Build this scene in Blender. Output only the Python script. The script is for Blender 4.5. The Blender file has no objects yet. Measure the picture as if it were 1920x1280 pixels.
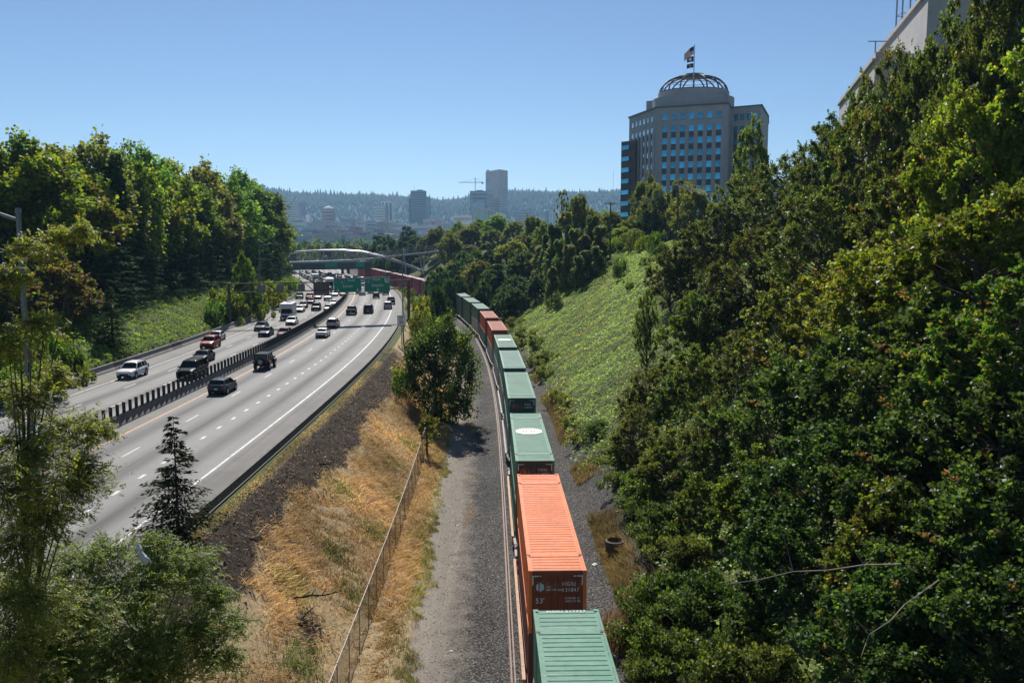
import bpy, math, random
import numpy as np
from mathutils import Vector, Matrix
R = math.radians
S = bpy.context.scene
C = S.collection
random.seed(7)

# ------------------------------------------------------------------ camera, sky, sun, exposure
CAMZ = 21.1
PITCH = R(6.632)
cam_d = bpy.data.cameras.new('camera'); cam = bpy.data.objects.new('camera', cam_d); C.objects.link(cam)
cam.location = (0, 0, CAMZ); cam.rotation_euler = (R(90) - PITCH, 0, 0)
cam_d.sensor_width = 36.0; cam_d.lens = 36.0 * 1641.73 / 1920.0
cam_d.clip_start = 0.2; cam_d.clip_end = 20000
S.camera = cam
SUN_EL, SUN_AZ = R(42), R(-9)           # azimuth from +Y, negative = towards -X
W = bpy.data.worlds.new('World'); S.world = W; W.use_nodes = True
wn = W.node_tree; bg = wn.nodes['Background']
sky = wn.nodes.new('ShaderNodeTexSky'); sky.sky_type = 'NISHITA'; sky.sun_disc = False
sky.sun_elevation = SUN_EL; sky.sun_rotation = SUN_AZ
sky.altitude = 0; sky.air_density = 0.8; sky.dust_density = 0.05; sky.ozone_density = 4.4
wn.links.new(sky.outputs[0], bg.inputs[0]); bg.inputs[1].default_value = 0.072
sun_d = bpy.data.lights.new('sun', 'SUN'); sun_d.energy = 5.0; sun_d.angle = R(0.53); sun_d.color = (1, .95, .87)
sun = bpy.data.objects.new('sun', sun_d); C.objects.link(sun)
sdir = Vector((math.sin(SUN_AZ) * math.cos(SUN_EL), math.cos(SUN_AZ) * math.cos(SUN_EL), math.sin(SUN_EL)))
sun.rotation_euler = sdir.to_track_quat('Z', 'Y').to_euler(); sun.location = (-60, 60, 120)
S.view_settings.view_transform = 'Standard'; S.view_settings.look = 'None'
S.view_settings.exposure = 0.35; S.view_settings.gamma = 1.0; S.view_settings.use_curve_mapping = False
cy = S.cycles
cy.use_denoising = True; cy.use_adaptive_sampling = True; cy.adaptive_threshold = 0.012
cy.max_bounces = 8; cy.diffuse_bounces = 5; cy.glossy_bounces = 2; cy.transmission_bounces = 5
cy.transparent_max_bounces = 8; cy.volume_bounces = 0; cy.caustics_reflective = False; cy.caustics_refractive = False
cy.sample_clamp_indirect = 6.0; cy.sample_clamp_direct = 0.0

# ------------------------------------------------------------------ pixel helpers: a point of the photograph (1920 x 1280) to a place
F = 1641.73; cp, sp = math.cos(PITCH), math.sin(PITCH)
def ray(x, y):
    u = (x - 960) / F; v = (640 - y) / F
    return (u, cp + v * sp, -sp + v * cp)
def at(x, y, Y):                        # on the vertical plane at distance Y
    r = ray(x, y); t = Y / r[1]; return Vector((r[0] * t, Y, CAMZ + r[2] * t))
def gz(x, y, z=0.0):                    # on the level z
    r = ray(x, y); t = (z - CAMZ) / r[2]; return Vector((r[0] * t, r[1] * t, z))
ROAD0, ROADG = 6.65, 0.007
def zroad(Y): return ROAD0 - ROADG * np.minimum(Y, 700)
def hit(x, y):                          # where the line of sight meets the ground
    r = ray(x, y); t = 12.0
    while t < 900:
        if CAMZ + r[2] * t < ground_z(r[0] * t, r[1] * t): break
        t += .35 if t < 120 else .8
    return Vector((r[0] * t, r[1] * t, ground_z(r[0] * t, r[1] * t)))
def onroad(x, y):
    r = ray(x, y); t = -(CAMZ - ROAD0) / (r[2] + ROADG * r[1]); return Vector((r[0] * t, r[1] * t, CAMZ + r[2] * t))

# ------------------------------------------------------------------ plan curves: X as a function of Y
def curve(pts):
    a = np.array(pts, float)
    ys = np.arange(a[0, 0], a[-1, 0] + 1, 1.0)
    xs = np.interp(ys, a[:, 0], a[:, 1])
    for _ in range(3):                  # smooth the kinks away
        k = np.ones(21) / 21; p = np.concatenate([xs[0] - (xs[1] - xs[0]) * np.arange(10, 0, -1), xs, xs[-1] + (xs[-1] - xs[-2]) * np.arange(1, 11)])
        xs = np.convolve(p, k, 'valid')
    return lambda Y: np.interp(Y, ys, xs)
MED = curve([(-60, -31.4), (60, -31.8), (90, -32.1), (110, -32.6), (130, -33.6), (150, -35.0), (170, -36.7), (195, -39.4), (216, -42.0), (240, -45.4), (273, -51), (300, -56.3), (345, -67.5), (403, -86), (450, -99), (541, -120), (700, -155), (900, -195)])
RAIL = curve([(-60, 4.4), (0, 3.0), (45.5, 1.82), (65, 1.33), (88, .71), (107, .02), (127, -1.0), (149.5, -2.5), (172, -4.47), (194, -6.85), (252, -16), (323, -32.5), (367, -45.7), (391, -53.4), (418, -62), (452, -72), (540, -98), (700, -145), (900, -200)])
FENCE = curve([(-60, -7.4), (20, -7.6), (35, -7.8), (57, -7.9), (79, -8.4), (101, -9.2), (130, -11.2), (170, -14.5), (240, -24), (320, -44), (450, -80), (700, -150), (900, -205)])
GRAVEL = curve([(-60, -4.6), (40, -5.1), (61, -5.7), (75, -6.2), (98, -7.4), (137, -9.3), (181, -11), (240, -18.5), (320, -36.5), (450, -76), (700, -149), (900, -204)])
def slope(f, Y): return (float(f(Y + 2)) - float(f(Y - 2))) / 4.0
def off(f, Y, d):                       # the point d metres right of the curve, measured square to it
    m = slope(f, Y); n = math.hypot(1, m)
    return float(f(Y)) + d / n, Y - d * m / n
def yaw(f, Y): return math.atan(-slope(f, Y))   # rotation about z that turns +Y along the curve
LB, RB = -14.3, 15.0                    # barriers, metres from the median
rngT = np.random.default_rng(5)
_k = rngT.normal(size=(14, 2)) * np.array([.16, .16]); _p = rngT.uniform(0, 6.28, 14)
def wob(X, Y):                          # gentle unevenness
    s = 0
    for i in range(14): s = s + np.sin(_k[i, 0] * X * (1 + i * .35) + _k[i, 1] * Y * (1 + i * .35) + _p[i]) / (1 + i * .5)
    return s * .12
def sm(t): t = np.clip(t, 0, 1); return t * t * (3 - 2 * t)
def breaks(Y):
    """columns of the ground across the valley at Y: positions and heights"""
    zr = zroad(Y); p = 1 - .8 * sm((Y - 480) / 350) ; far = sm((Y - 620) / 350)
    m, rc = MED(Y), RAIL(Y)
    q = np.sqrt(1 + ((MED(Y + 2) - MED(Y - 2)) / 4) ** 2); q2 = np.sqrt(1 + ((RAIL(Y + 2) - RAIL(Y - 2)) / 4) ** 2)
    xl, xr = m + LB * q, m + RB * q
    fx = np.maximum(np.minimum(FENCE(Y), rc - 6 * q2), xr + 2.2); gx = np.maximum(np.minimum(GRAVEL(Y), rc - 4 * q2), fx + .6)
    top = 20.0 * p
    near = sm((Y - 20) / 60)
    X = [m * 0 - 5000, xl - 900, xl - 120, xl - 60, xl - 33, xl - 16, xl - 1.6, xl - .4, xr + .35, xr + 1.5, fx, gx, gx + .8, rc - 2.7 * q2, rc - 1.9 * q2, rc + 1.9 * q2, rc + 2.7 * q2, rc + 4.6 * q2, rc + 14 * q2, rc + 26 * q2, rc + 37 * q2, rc + 80 * q2, rc + 900, rc * 0 + 5000]
    Z = [m * 0 - 5, top, top + 1, top + 1, top - .5, zr + (top - zr) * .52, zr + .7, zr - .12, zr - .12, zr - .3, .75 + 0 * m, .12 + 0 * m, .02 + 0 * m, .0 + 0 * m, .22 + 0 * m, .22 + 0 * m, 0 * m, .05 + 0 * m, top * .3, top * .7, top - .3, top, top, m * 0 - 5]
    flat = -3.0
    Z = [z * (1 - far) + flat * far for z in Z]
    return X, Z
def ground_z(X, Y):
    xs, zs = breaks(np.array([float(Y)])); xs = [float(a[0]) for a in xs]; zs = [float(a[0]) for a in zs]
    z = float(np.interp(X, xs, zs)); w = float(wob(X, Y))
    k = 0.0
    if X < xs[6]: k = min(1, (xs[6] - X) / 6)
    if X > xs[17]: k = min(1, (X - xs[17]) / 6)
    if xs[9] < X < xs[10]: k = .6
    return z + w * k * 1.3

# ------------------------------------------------------------------ materials
def node(nt, t, ins=None, **kw):
    n = nt.nodes.new(t)
    for k, v in kw.items(): setattr(n, k, v)
    if ins:
        for k, v in ins.items():
            s = n.inputs[k]
            if hasattr(v, 'is_output') or isinstance(v, bpy.types.NodeSocket): nt.links.new(v, s)
            else: s.default_value = v
    return n
def c4(c): return (c[0], c[1], c[2], 1.0)
MATS = {}
def material(name):
    m = bpy.data.materials.new(name); m.use_nodes = True; MATS[name] = m
    return m, m.node_tree, m.node_tree.nodes['Principled BSDF']
def ramp(nt, fac, stops):
    n = nt.nodes.new('ShaderNodeValToRGB'); e = n.color_ramp.elements
    while len(e) < len(stops): e.new(.5)
    for i, (p, c) in enumerate(stops):
        e[i].position = p; e[i].color = c4(c) if not isinstance(c, (int, float)) else (c, c, c, 1)
    nt.links.new(fac, n.inputs[0]); return n.outputs[0]
def noise(nt, scale, detail=4, vec=None, rough=.6):
    n = nt.nodes.new('ShaderNodeTexNoise'); n.inputs['Scale'].default_value = scale; n.inputs['Detail'].default_value = detail; n.inputs['Roughness'].default_value = rough
    if vec is not None: nt.links.new(vec, n.inputs['Vector'])
    return n.outputs[0]
def mixc(nt, fac, a, b, blend='MIX'):
    n = nt.nodes.new('ShaderNodeMix'); n.data_type = 'RGBA'; n.blend_type = blend
    for s, v in ((n.inputs[0], fac), (n.inputs[6], a), (n.inputs[7], b)):
        if isinstance(v, bpy.types.NodeSocket): nt.links.new(v, s)
        elif isinstance(v, (int, float)): s.default_value = v
        else: s.default_value = c4(v)
    return n.outputs[2]
def mth(nt, op, a, b=None, c=None, clamp=False):
    n = nt.nodes.new('ShaderNodeMath'); n.operation = op; n.use_clamp = clamp
    for i, v in enumerate((a, b, c)):
        if v is None: continue
        if isinstance(v, bpy.types.NodeSocket): nt.links.new(v, n.inputs[i])
        else: n.inputs[i].default_value = v
    return n.outputs[0]
def attr(nt, name): n = nt.nodes.new('ShaderNodeAttribute'); n.attribute_name = name; return n
def coords(nt): return nt.nodes.new('ShaderNodeTexCoord').outputs['Object']
def wpos(nt): return nt.nodes.new('ShaderNodeNewGeometry').outputs['Position']
def bump(nt, bsdf, h, strength=.5, dist=.05):
    n = nt.nodes.new('ShaderNodeBump'); n.inputs['Strength'].default_value = strength; n.inputs['Distance'].default_value = dist
    nt.links.new(h, n.inputs['Height']); nt.links.new(n.outputs[0], bsdf.inputs['Normal'])
def paint(name, col, rough=.5, metal=0.0, spec=.5, wear=.12, scale=3.0, coat=0.0):
    """a plain coloured surface with uneven tone and dirt"""
    m, nt, b = material(name)
    v = coords(nt); n1 = noise(nt, scale, 5, v); n2 = noise(nt, scale * 9, 3, v)
    t = mth(nt, 'ADD', mth(nt, 'MULTIPLY', n1, .7), mth(nt, 'MULTIPLY', n2, .3))
    dark = tuple(x * (1 - wear * 1.6) for x in col); lite = tuple(min(1, x * (1 + wear)) for x in col)
    nt.links.new(ramp(nt, t, [(.3, dark), (.7, lite)]), b.inputs['Base Color'])
    b.inputs['Roughness'].default_value = rough; b.inputs['Metallic'].default_value = metal
    b.inputs['Specular IOR Level'].default_value = spec; b.inputs['Coat Weight'].default_value = coat; b.inputs['Coat Roughness'].default_value = .05
    return m
def leafmat(name, gloss=.42, trans=.35, tint=(1.0, 1.0, .6), spec=.5, var=.25):
    """leaves: colour carried by each leaf, lit through from behind, shiny on top"""
    m, nt, b = material(name)
    a = attr(nt, 'col').outputs['Color']
    oi = nt.nodes.new('ShaderNodeObjectInfo')
    hs = node(nt, 'ShaderNodeHueSaturation', {'Color': a})
    nt.links.new(mth(nt, 'ADD', mth(nt, 'MULTIPLY', oi.outputs['Random'], .05), .475), hs.inputs['Hue'])
    nt.links.new(mth(nt, 'ADD', mth(nt, 'MULTIPLY', mth(nt, 'FRACT', mth(nt, 'MULTIPLY', oi.outputs['Random'], 7.31)), var * 2), 1 - var), hs.inputs['Value'])
    nt.links.new(hs.outputs[0], b.inputs['Base Color'])
    b.inputs['Roughness'].default_value = gloss; b.inputs['Specular IOR Level'].default_value = spec
    tr = nt.nodes.new('ShaderNodeBsdfTranslucent')
    nt.links.new(mixc(nt, 1.0, hs.outputs[0], (tint[0] * 1.9, tint[1] * 1.9, tint[2] * 1.9), 'MULTIPLY'), tr.inputs['Color'])
    mx = nt.nodes.new('ShaderNodeMixShader'); mx.inputs[0].default_value = trans
    nt.links.new(b.outputs[0], mx.inputs[1]); nt.links.new(tr.outputs[0], mx.inputs[2])
    nt.links.new(mx.outputs[0], nt.nodes['Material Output'].inputs['Surface'])
    return m

# ------------------------------------------------------------------ meshes and objects
KIDS = {}
def new_mesh(name, V, Fc, mats=(), mi=None, smooth=False, col=None, fattrs=None):
    me = bpy.data.meshes.new(name)
    V = np.asarray(V, np.float32).reshape(-1, 3)
    if isinstance(Fc, np.ndarray):
        n, k = Fc.shape
        me.vertices.add(len(V)); me.vertices.foreach_set('co', V.ravel())
        me.loops.add(n * k); me.loops.foreach_set('vertex_index', Fc.ravel().astype(np.int32))
        me.polygons.add(n); me.polygons.foreach_set('loop_start', np.arange(0, n * k, k, dtype=np.int32))
        me.update(calc_edges=True)
    else:
        me.from_pydata([tuple(map(float, v)) for v in V], [], Fc); me.update()
    for m in mats: me.materials.append(MATS[m] if isinstance(m, str) else m)
    if mi is not None: me.polygons.foreach_set('material_index', np.asarray(mi, np.int32))
    if smooth: me.polygons.foreach_set('use_smooth', np.ones(len(me.polygons), bool))
    if col is not None:
        a = me.color_attributes.new('col', 'FLOAT_COLOR', 'POINT')
        cc = np.ones((len(V), 4), np.float32); cc[:, :3] = col; a.data.foreach_set('color', cc.ravel())
    for k, v in (fattrs or {}).items():
        a = me.attributes.new(k, 'FLOAT', 'POINT'); a.data.foreach_set('value', np.asarray(v, np.float32))
    return me
class MB:
    """collects boxes, tubes, prisms and free faces for ONE mesh"""
    def __init__(s): s.V = []; s.F = []; s.M = []; s.mi = 0; s.mats = []
    def mat(s, m):
        if m not in s.mats: s.mats.append(m)
        s.mi = s.mats.index(m); return s
    def add(s, vs, fs, T=None):
        o = len(s.V)
        for v in vs: s.V.append(tuple(T @ Vector(v)) if T is not None else tuple(v))
        for f in fs: s.F.append([i + o for i in f]); s.M.append(s.mi)
        return s
    def box(s, c, d, T=None, taper=1.0):
        x, y, z = d[0] / 2, d[1] / 2, d[2] / 2; t = taper
        v = [(-x, -y, -z), (x, -y, -z), (x, y, -z), (-x, y, -z), (-x * t, -y * t, z), (x * t, -y * t, z), (x * t, y * t, z), (-x * t, y * t, z)]
        v = [(a + c[0], b + c[1], e + c[2]) for a, b, e in v]
        return s.add(v, [(0, 3, 2, 1), (4, 5, 6, 7), (0, 1, 5, 4), (1, 2, 6, 5), (2, 3, 7, 6), (3, 0, 4, 7)], T)
    def bar(s, a, b, w, h=None, up=(0, 0, 1)):
        a = Vector(a); b = Vector(b); h = h or w; d = (b - a).normalized(); u = Vector(up)
        if abs(d.dot(u)) > .98: u = Vector((0, 1, 0))
        x = d.cross(u).normalized() * w / 2; y = x.cross(d).normalized() * h / 2
        v = [a - x - y, a + x - y, a + x + y, a - x + y, b - x - y, b + x - y, b + x + y, b - x + y]
        return s.add(v, [(0, 3, 2, 1), (4, 5, 6, 7), (0, 1, 5, 4), (1, 2, 6, 5), (2, 3, 7, 6), (3, 0, 4, 7)])
    def tube(s, pts, rs, n=6, cap=True):
        pts = [Vector(p) for p in pts]; rs = rs if isinstance(rs, (list, tuple)) else [rs] * len(pts)
        vs = []; px = None
        for i, p in enumerate(pts):
            d = (pts[min(i + 1, len(pts) - 1)] - pts[max(i - 1, 0)]).normalized()
            if px is None: px = d.orthogonal().normalized()
            px = (px - d * px.dot(d)).normalized(); py = d.cross(px)
            for k in range(n):
                a = 2 * math.pi * k / n; vs.append(p + (px * math.cos(a) + py * math.sin(a)) * rs[i])
        fs = [(i * n + k, i * n + (k + 1) % n, (i + 1) * n + (k + 1) % n, (i + 1) * n + k) for i in range(len(pts) - 1) for k in range(n)]
        if cap: fs += [tuple(range(n - 1, -1, -1)), tuple((len(pts) - 1) * n + k for k in range(n))]
        return s.add(vs, fs)
    def prism(s, poly, z0, z1, T=None):
        n = len(poly); vs = [(x, y, z0) for x, y in poly] + [(x, y, z1) for x, y in poly]
        fs = [tuple(range(n - 1, -1, -1)), tuple(range(n, 2 * n))] + [(i, (i + 1) % n, n + (i + 1) % n, n + i) for i in range(n)]
        return s.add(vs, fs, T)
    def disc(s, c, r, ax, n=16):
        c = Vector(c); a = Vector(ax).normalized(); u = a.orthogonal().normalized(); w = a.cross(u)
        return s.add([c + (u * math.cos(2 * math.pi * k / n) + w * math.sin(2 * math.pi * k / n)) * r for k in range(n)], [tuple(range(n))])
    def mesh(s, name, smooth=False):
        me = bpy.data.meshes.new(name); me.from_pydata(s.V, [], s.F); me.update()
        for m in s.mats: me.materials.append(MATS[m])
        if s.mats: me.polygons.foreach_set('material_index', np.array(s.M, np.int32))
        if smooth: me.polygons.foreach_set('use_smooth', np.ones(len(me.polygons), bool))
        return me
    def build(s, name, parent=None, smooth=False, **kw): return link(name, s.mesh(name, smooth), parent, **kw)
def link(name, data, parent=None, loc=None, rz=None, **props):
    o = bpy.data.objects.new(name, data); C.objects.link(o)
    if parent is not None: o.parent = parent; KIDS.setdefault(parent.name, []).append(o)
    if loc is not None: o.location = loc
    if rz is not None: o.rotation_euler = (0, 0, rz)
    for k, v in props.items(): o[k] = v
    return o
def thing(name, loc, label, cat, rz=0.0, group=None):
    o = link(name, None, None, loc, rz, label=label, category=cat)
    o.empty_display_size = .2
    if group: o['group'] = group
    return o
def copy_tree(src, loc=None, rz=None, scale=None, parent=None, **props):
    def rec(o, par):
        c = o.copy(); C.objects.link(c); c.parent = par
        if par is not None: KIDS.setdefault(par.name, []).append(c)
        for ch in KIDS.get(o.name, ()): rec(ch, c)
        return c
    c = rec(src, parent)
    if loc is not None: c.location = loc
    if rz is not None: c.rotation_euler = (0, 0, rz)
    if scale is not None: c.scale = scale if hasattr(scale, '__len__') else (scale,) * 3
    for k, v in props.items(): c[k] = v
    return c
ORD = ['first', 'second', 'third', 'fourth', 'fifth', 'sixth', 'seventh', 'eighth', 'ninth', 'tenth', 'eleventh', 'twelfth', 'thirteenth', 'fourteenth', 'fifteenth', 'sixteenth', 'seventeenth', 'eighteenth', 'nineteenth', 'twentieth']
def ordn(i):
    if i < 20: return ORD[i]
    t = ['twenty', 'thirty', 'forty', 'fifty', 'sixty', 'seventy', 'eighty', 'ninety']; k = i + 1
    if k % 10 == 0: return {2: 'twentieth', 3: 'thirtieth', 4: 'fortieth', 5: 'fiftieth', 6: 'sixtieth', 7: 'seventieth', 8: 'eightieth', 9: 'ninetieth'}[k // 10]
    return t[k // 10 - 2] + '-' + ORD[k % 10 - 1]
_txt = {}
def text_mesh(body, size, m, align='CENTER', spacing=1.0):
    key = (body, size, m, align, spacing)
    if key in _txt: return _txt[key]
    cu = bpy.data.curves.new('t', 'FONT'); cu.body = body; cu.size = size; cu.align_x = align; cu.align_y = 'CENTER'; cu.resolution_u = 3; cu.space_character = spacing
    cu.offset = size * .012
    o = bpy.data.objects.new('t', cu); C.objects.link(o)
    dg = bpy.context.evaluated_depsgraph_get(); me = bpy.data.meshes.new_from_object(o.evaluated_get(dg))
    me.materials.clear(); me.materials.append(MATS[m]); bpy.data.objects.remove(o); _txt[key] = me
    return me
def text(name, body, size, m, parent, loc, rot, align='CENTER', spacing=1.0):
    o = link(name, text_mesh(body, size, m, align, spacing), parent, loc); o.rotation_euler = rot; return o
HAZE = 0.00008
# ------------------------------------------------------------------ plain materials
paint('concrete', (.25, .235, .21), .85, wear=.25, scale=1.2)
paint('concrete_dark', (.14, .13, .115), .85, wear=.3, scale=1.0)
paint('white_paint', (.8, .8, .78), .5, wear=.08)
paint('road_white', (.62, .62, .60), .7, wear=.4, scale=1.5)
paint('road_yellow', (.62, .29, .075), .7, wear=.2, scale=2.5)
paint('steel', (.28, .29, .30), .45, .7, wear=.2)
paint('galvanised', (.5, .51, .52), .4, .6, wear=.15)
paint('rusty_steel', (.12, .085, .07), .75, wear=.35, scale=.8)
paint('rust_rail', (.15, .09, .065), .65, .2, wear=.3, scale=2)
paint('rail_head', (.42, .38, .35), .35, .8, wear=.2)
paint('black', (.012, .012, .013), .6, wear=.2)
paint('paddle', (.02, .022, .02), .6, wear=.2)
paint('rubber', (.02, .02, .02), .8, wear=.2)
paint('wood_tie', (.14, .115, .09), .9, wear=.4, scale=2)
paint('bark', (.11, .085, .065), .95, wear=.4, scale=3)
paint('bark_pale', (.33, .29, .24), .9, wear=.3, scale=3)
paint('dead_wood', (.33, .27, .2), .9, wear=.3, scale=3)
paint('charred', (.03, .026, .022), .95, wear=.4, scale=3)
paint('litter_white', (.75, .75, .73), .7, wear=.1)

# ------------------------------------------------------------------ ground
def build_ground():
    Ys = np.concatenate([np.arange(-400, -20, 40), np.arange(-20, 15, 3), np.arange(15, 140, .5), np.arange(140, 320, 1.5), np.arange(320, 560, 4), np.arange(560, 1100, 20), np.array([1200, 1500, 2000, 2600, 3400, 4500, 6000, 6800])])
    X, Z = breaks(Ys.astype(float))
    seg = [1, 2, 6, 14, 18, 24, 2, 3, 2, 16, 8, 3, 8, 3, 6, 3, 6, 16, 18, 16, 10, 3, 1]
    cx, cz, tag = [], [], []
    for i, k in enumerate(seg):
        for j in range(k):
            t = j / k; cx.append(X[i] * (1 - t) + X[i + 1] * t); cz.append(Z[i] * (1 - t) + Z[i + 1] * t); tag.append(i + t)
    cx.append(X[-1]); cz.append(Z[-1]); tag.append(len(seg))
    cx = np.array(cx).T; cz = np.array(cz).T; tag = np.broadcast_to(np.array(tag), cx.shape); YY = np.broadcast_to(Ys[:, None], cx.shape).astype(float)
    w = wob(cx, YY)
    xs6, xs17 = X[6][:, None], X[17][:, None]
    k = np.where(tag <= 6, np.clip((xs6 - cx) / 6, 0, 1), 0) + np.where(tag >= 17, np.clip((cx - xs17) / 6, 0, 1), 0)
    k = k + np.where((tag > 9) & (tag < 10), .6, 0)
    k = np.where(YY > 900, 0, k)
    z = cz + w * k * 1.3
    rr = np.random.default_rng(2)
    z = z + rr.normal(size=z.shape) * np.where((tag > 9.02) & (tag < 10.9) & (YY < 140), .07, 0)
    ny, nx = cx.shape
    V = np.stack([cx, YY, z], -1).reshape(-1, 3)
    a = (np.arange(ny - 1)[:, None] * nx + np.arange(nx - 1)).ravel()
    Fc = np.stack([a, a + 1, a + nx + 1, a + nx], 1)
    tri = lambda c, h: np.clip(1 - np.abs(tag - c) / h, 0, 1)
    nearfade = np.clip((128 - YY) / 12, 0, 1)
    burnt = np.where((tag > 8.8) & (tag < 9.75), 1, 0) * np.clip((9.37 - tag) / .16 + .25 * np.sin(YY * .21) + .2 * np.sin(YY * .07 + 2) + .2 * np.sin(YY * .8), 0, 1) * nearfade
    burnt = np.maximum(burnt, np.where((tag > 9.3) & (tag < 9.95), .8, 0) * np.clip(1 - np.abs(YY - 41) / 4.5, 0, 1) * np.clip(1 - np.abs(tag - 9.72) / .25, 0, 1))
    dry = np.where((tag > 8.6) & (tag < 11.15), 1.0, 0)
    grav = np.where((tag >= 10.5) & (tag < 13), 1, 0) * np.clip((tag - 10.6) * 1.3, 0, 1)
    # gravel road gives way to ballast at about half its width
    ball = np.where((tag >= 11.5) & (tag <= 18), 1, 0) * np.clip((tag - 12.0) * 1.15, 0, 1) * np.clip((17.5 - tag) * 2.5, 0, 1)
    mesh = new_mesh('ground', V, Fc, ['ground'], smooth=True, fattrs=dict(burnt=burnt.ravel(), dry=dry.ravel(), gravel=grav.ravel(), ballast=ball.ravel()))
    o = link('ground', mesh, kind='structure')
    return o
def ground_material():
    m, nt, b = material('ground')
    p = wpos(nt); n1 = noise(nt, .9, 5, p); n2 = noise(nt, 6, 4, p); n3 = noise(nt, .12, 3, p); nf = noise(nt, 40, 3, p)
    green = ramp(nt, n2, [(.3, (.045, .055, .018)), (.55, (.09, .11, .03)), (.75, (.14, .14, .05))])
    dry = ramp(nt, n2, [(.25, (.20, .145, .085)), (.5, (.40, .30, .165)), (.75, (.5, .39, .23))])
    nm = noise(nt, 3.2, 8, p, .75)
    burn = ramp(nt, nm, [(.3, (.014, .010, .008)), (.46, (.038, .027, .02)), (.58, (.075, .052, .037)), (.72, (.19, .135, .09))])
    mpg = node(nt, 'ShaderNodeMapping', {'Vector': p, 'Scale': (1.0, .035, 1.0)}); trk = noise(nt, 1.1, 3, mpg.outputs[0])
    grav = ramp(nt, mth(nt, 'ADD', mth(nt, 'ADD', mth(nt, 'MULTIPLY', n1, .3), mth(nt, 'MULTIPLY', nf, .3)), mth(nt, 'MULTIPLY', trk, .4)), [(.3, (.15, .13, .11)), (.5, (.26, .23, .195)), (.72, (.38, .335, .275))])
    vo = node(nt, 'ShaderNodeTexVoronoi', {'Vector': p, 'Scale': 13.0}); 
    vsep = node(nt, 'ShaderNodeSeparateColor', {0: vo.outputs['Color']})
    stone = ramp(nt, vsep.outputs[0], [(.0, (.035, .033, .033)), (.5, (.10, .095, .09)), (.8, (.18, .17, .165)), (1, (.32, .3, .28))])
    gap = ramp(nt, vo.outputs['Distance'], [(.35, 1.0), (.75, .35)])
    stone = mixc(nt, 1.0, stone, gap, 'MULTIPLY')
    tone = ramp(nt, n3, [(.3, .75), (.7, 1.2)]); stone = mixc(nt, 1.0, stone, tone, 'MULTIPLY')
    def w(name, soft=.25, amt=.5):
        a = attr(nt, name).outputs['Fac']
        t = mth(nt, 'ADD', a, mth(nt, 'MULTIPLY', mth(nt, 'SUBTRACT', n1, .5), amt))
        return mth(nt, 'MULTIPLY', mth(nt, 'SUBTRACT', t, .5 - soft / 2), 1 / soft, clamp=True)
    col = mixc(nt, w('dry'), green, dry)
    col = mixc(nt, w('burnt', .2, 1.0), col, burn)
    wg = w('gravel', .35, 1.1); col = mixc(nt, wg, col, grav)
    wb = w('ballast', .6, 1.3); col = mixc(nt, wb, col, stone)
    nt.links.new(col, b.inputs['Base Color']); b.inputs['Roughness'].default_value = .95; b.inputs['Specular IOR Level'].default_value = .2
    h = mth(nt, 'ADD', mth(nt, 'MULTIPLY', mth(nt, 'MULTIPLY', vo.outputs['Distance'], -1.2), wb), mth(nt, 'ADD', mth(nt, 'MULTIPLY', nf, .6), mth(nt, 'MULTIPLY', mth(nt, 'MULTIPLY', nm, 5.0), w('burnt', .2, 1.0))))
    bump(nt, b, h, .9, .06)
ground_material()
ground = build_ground()

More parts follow.
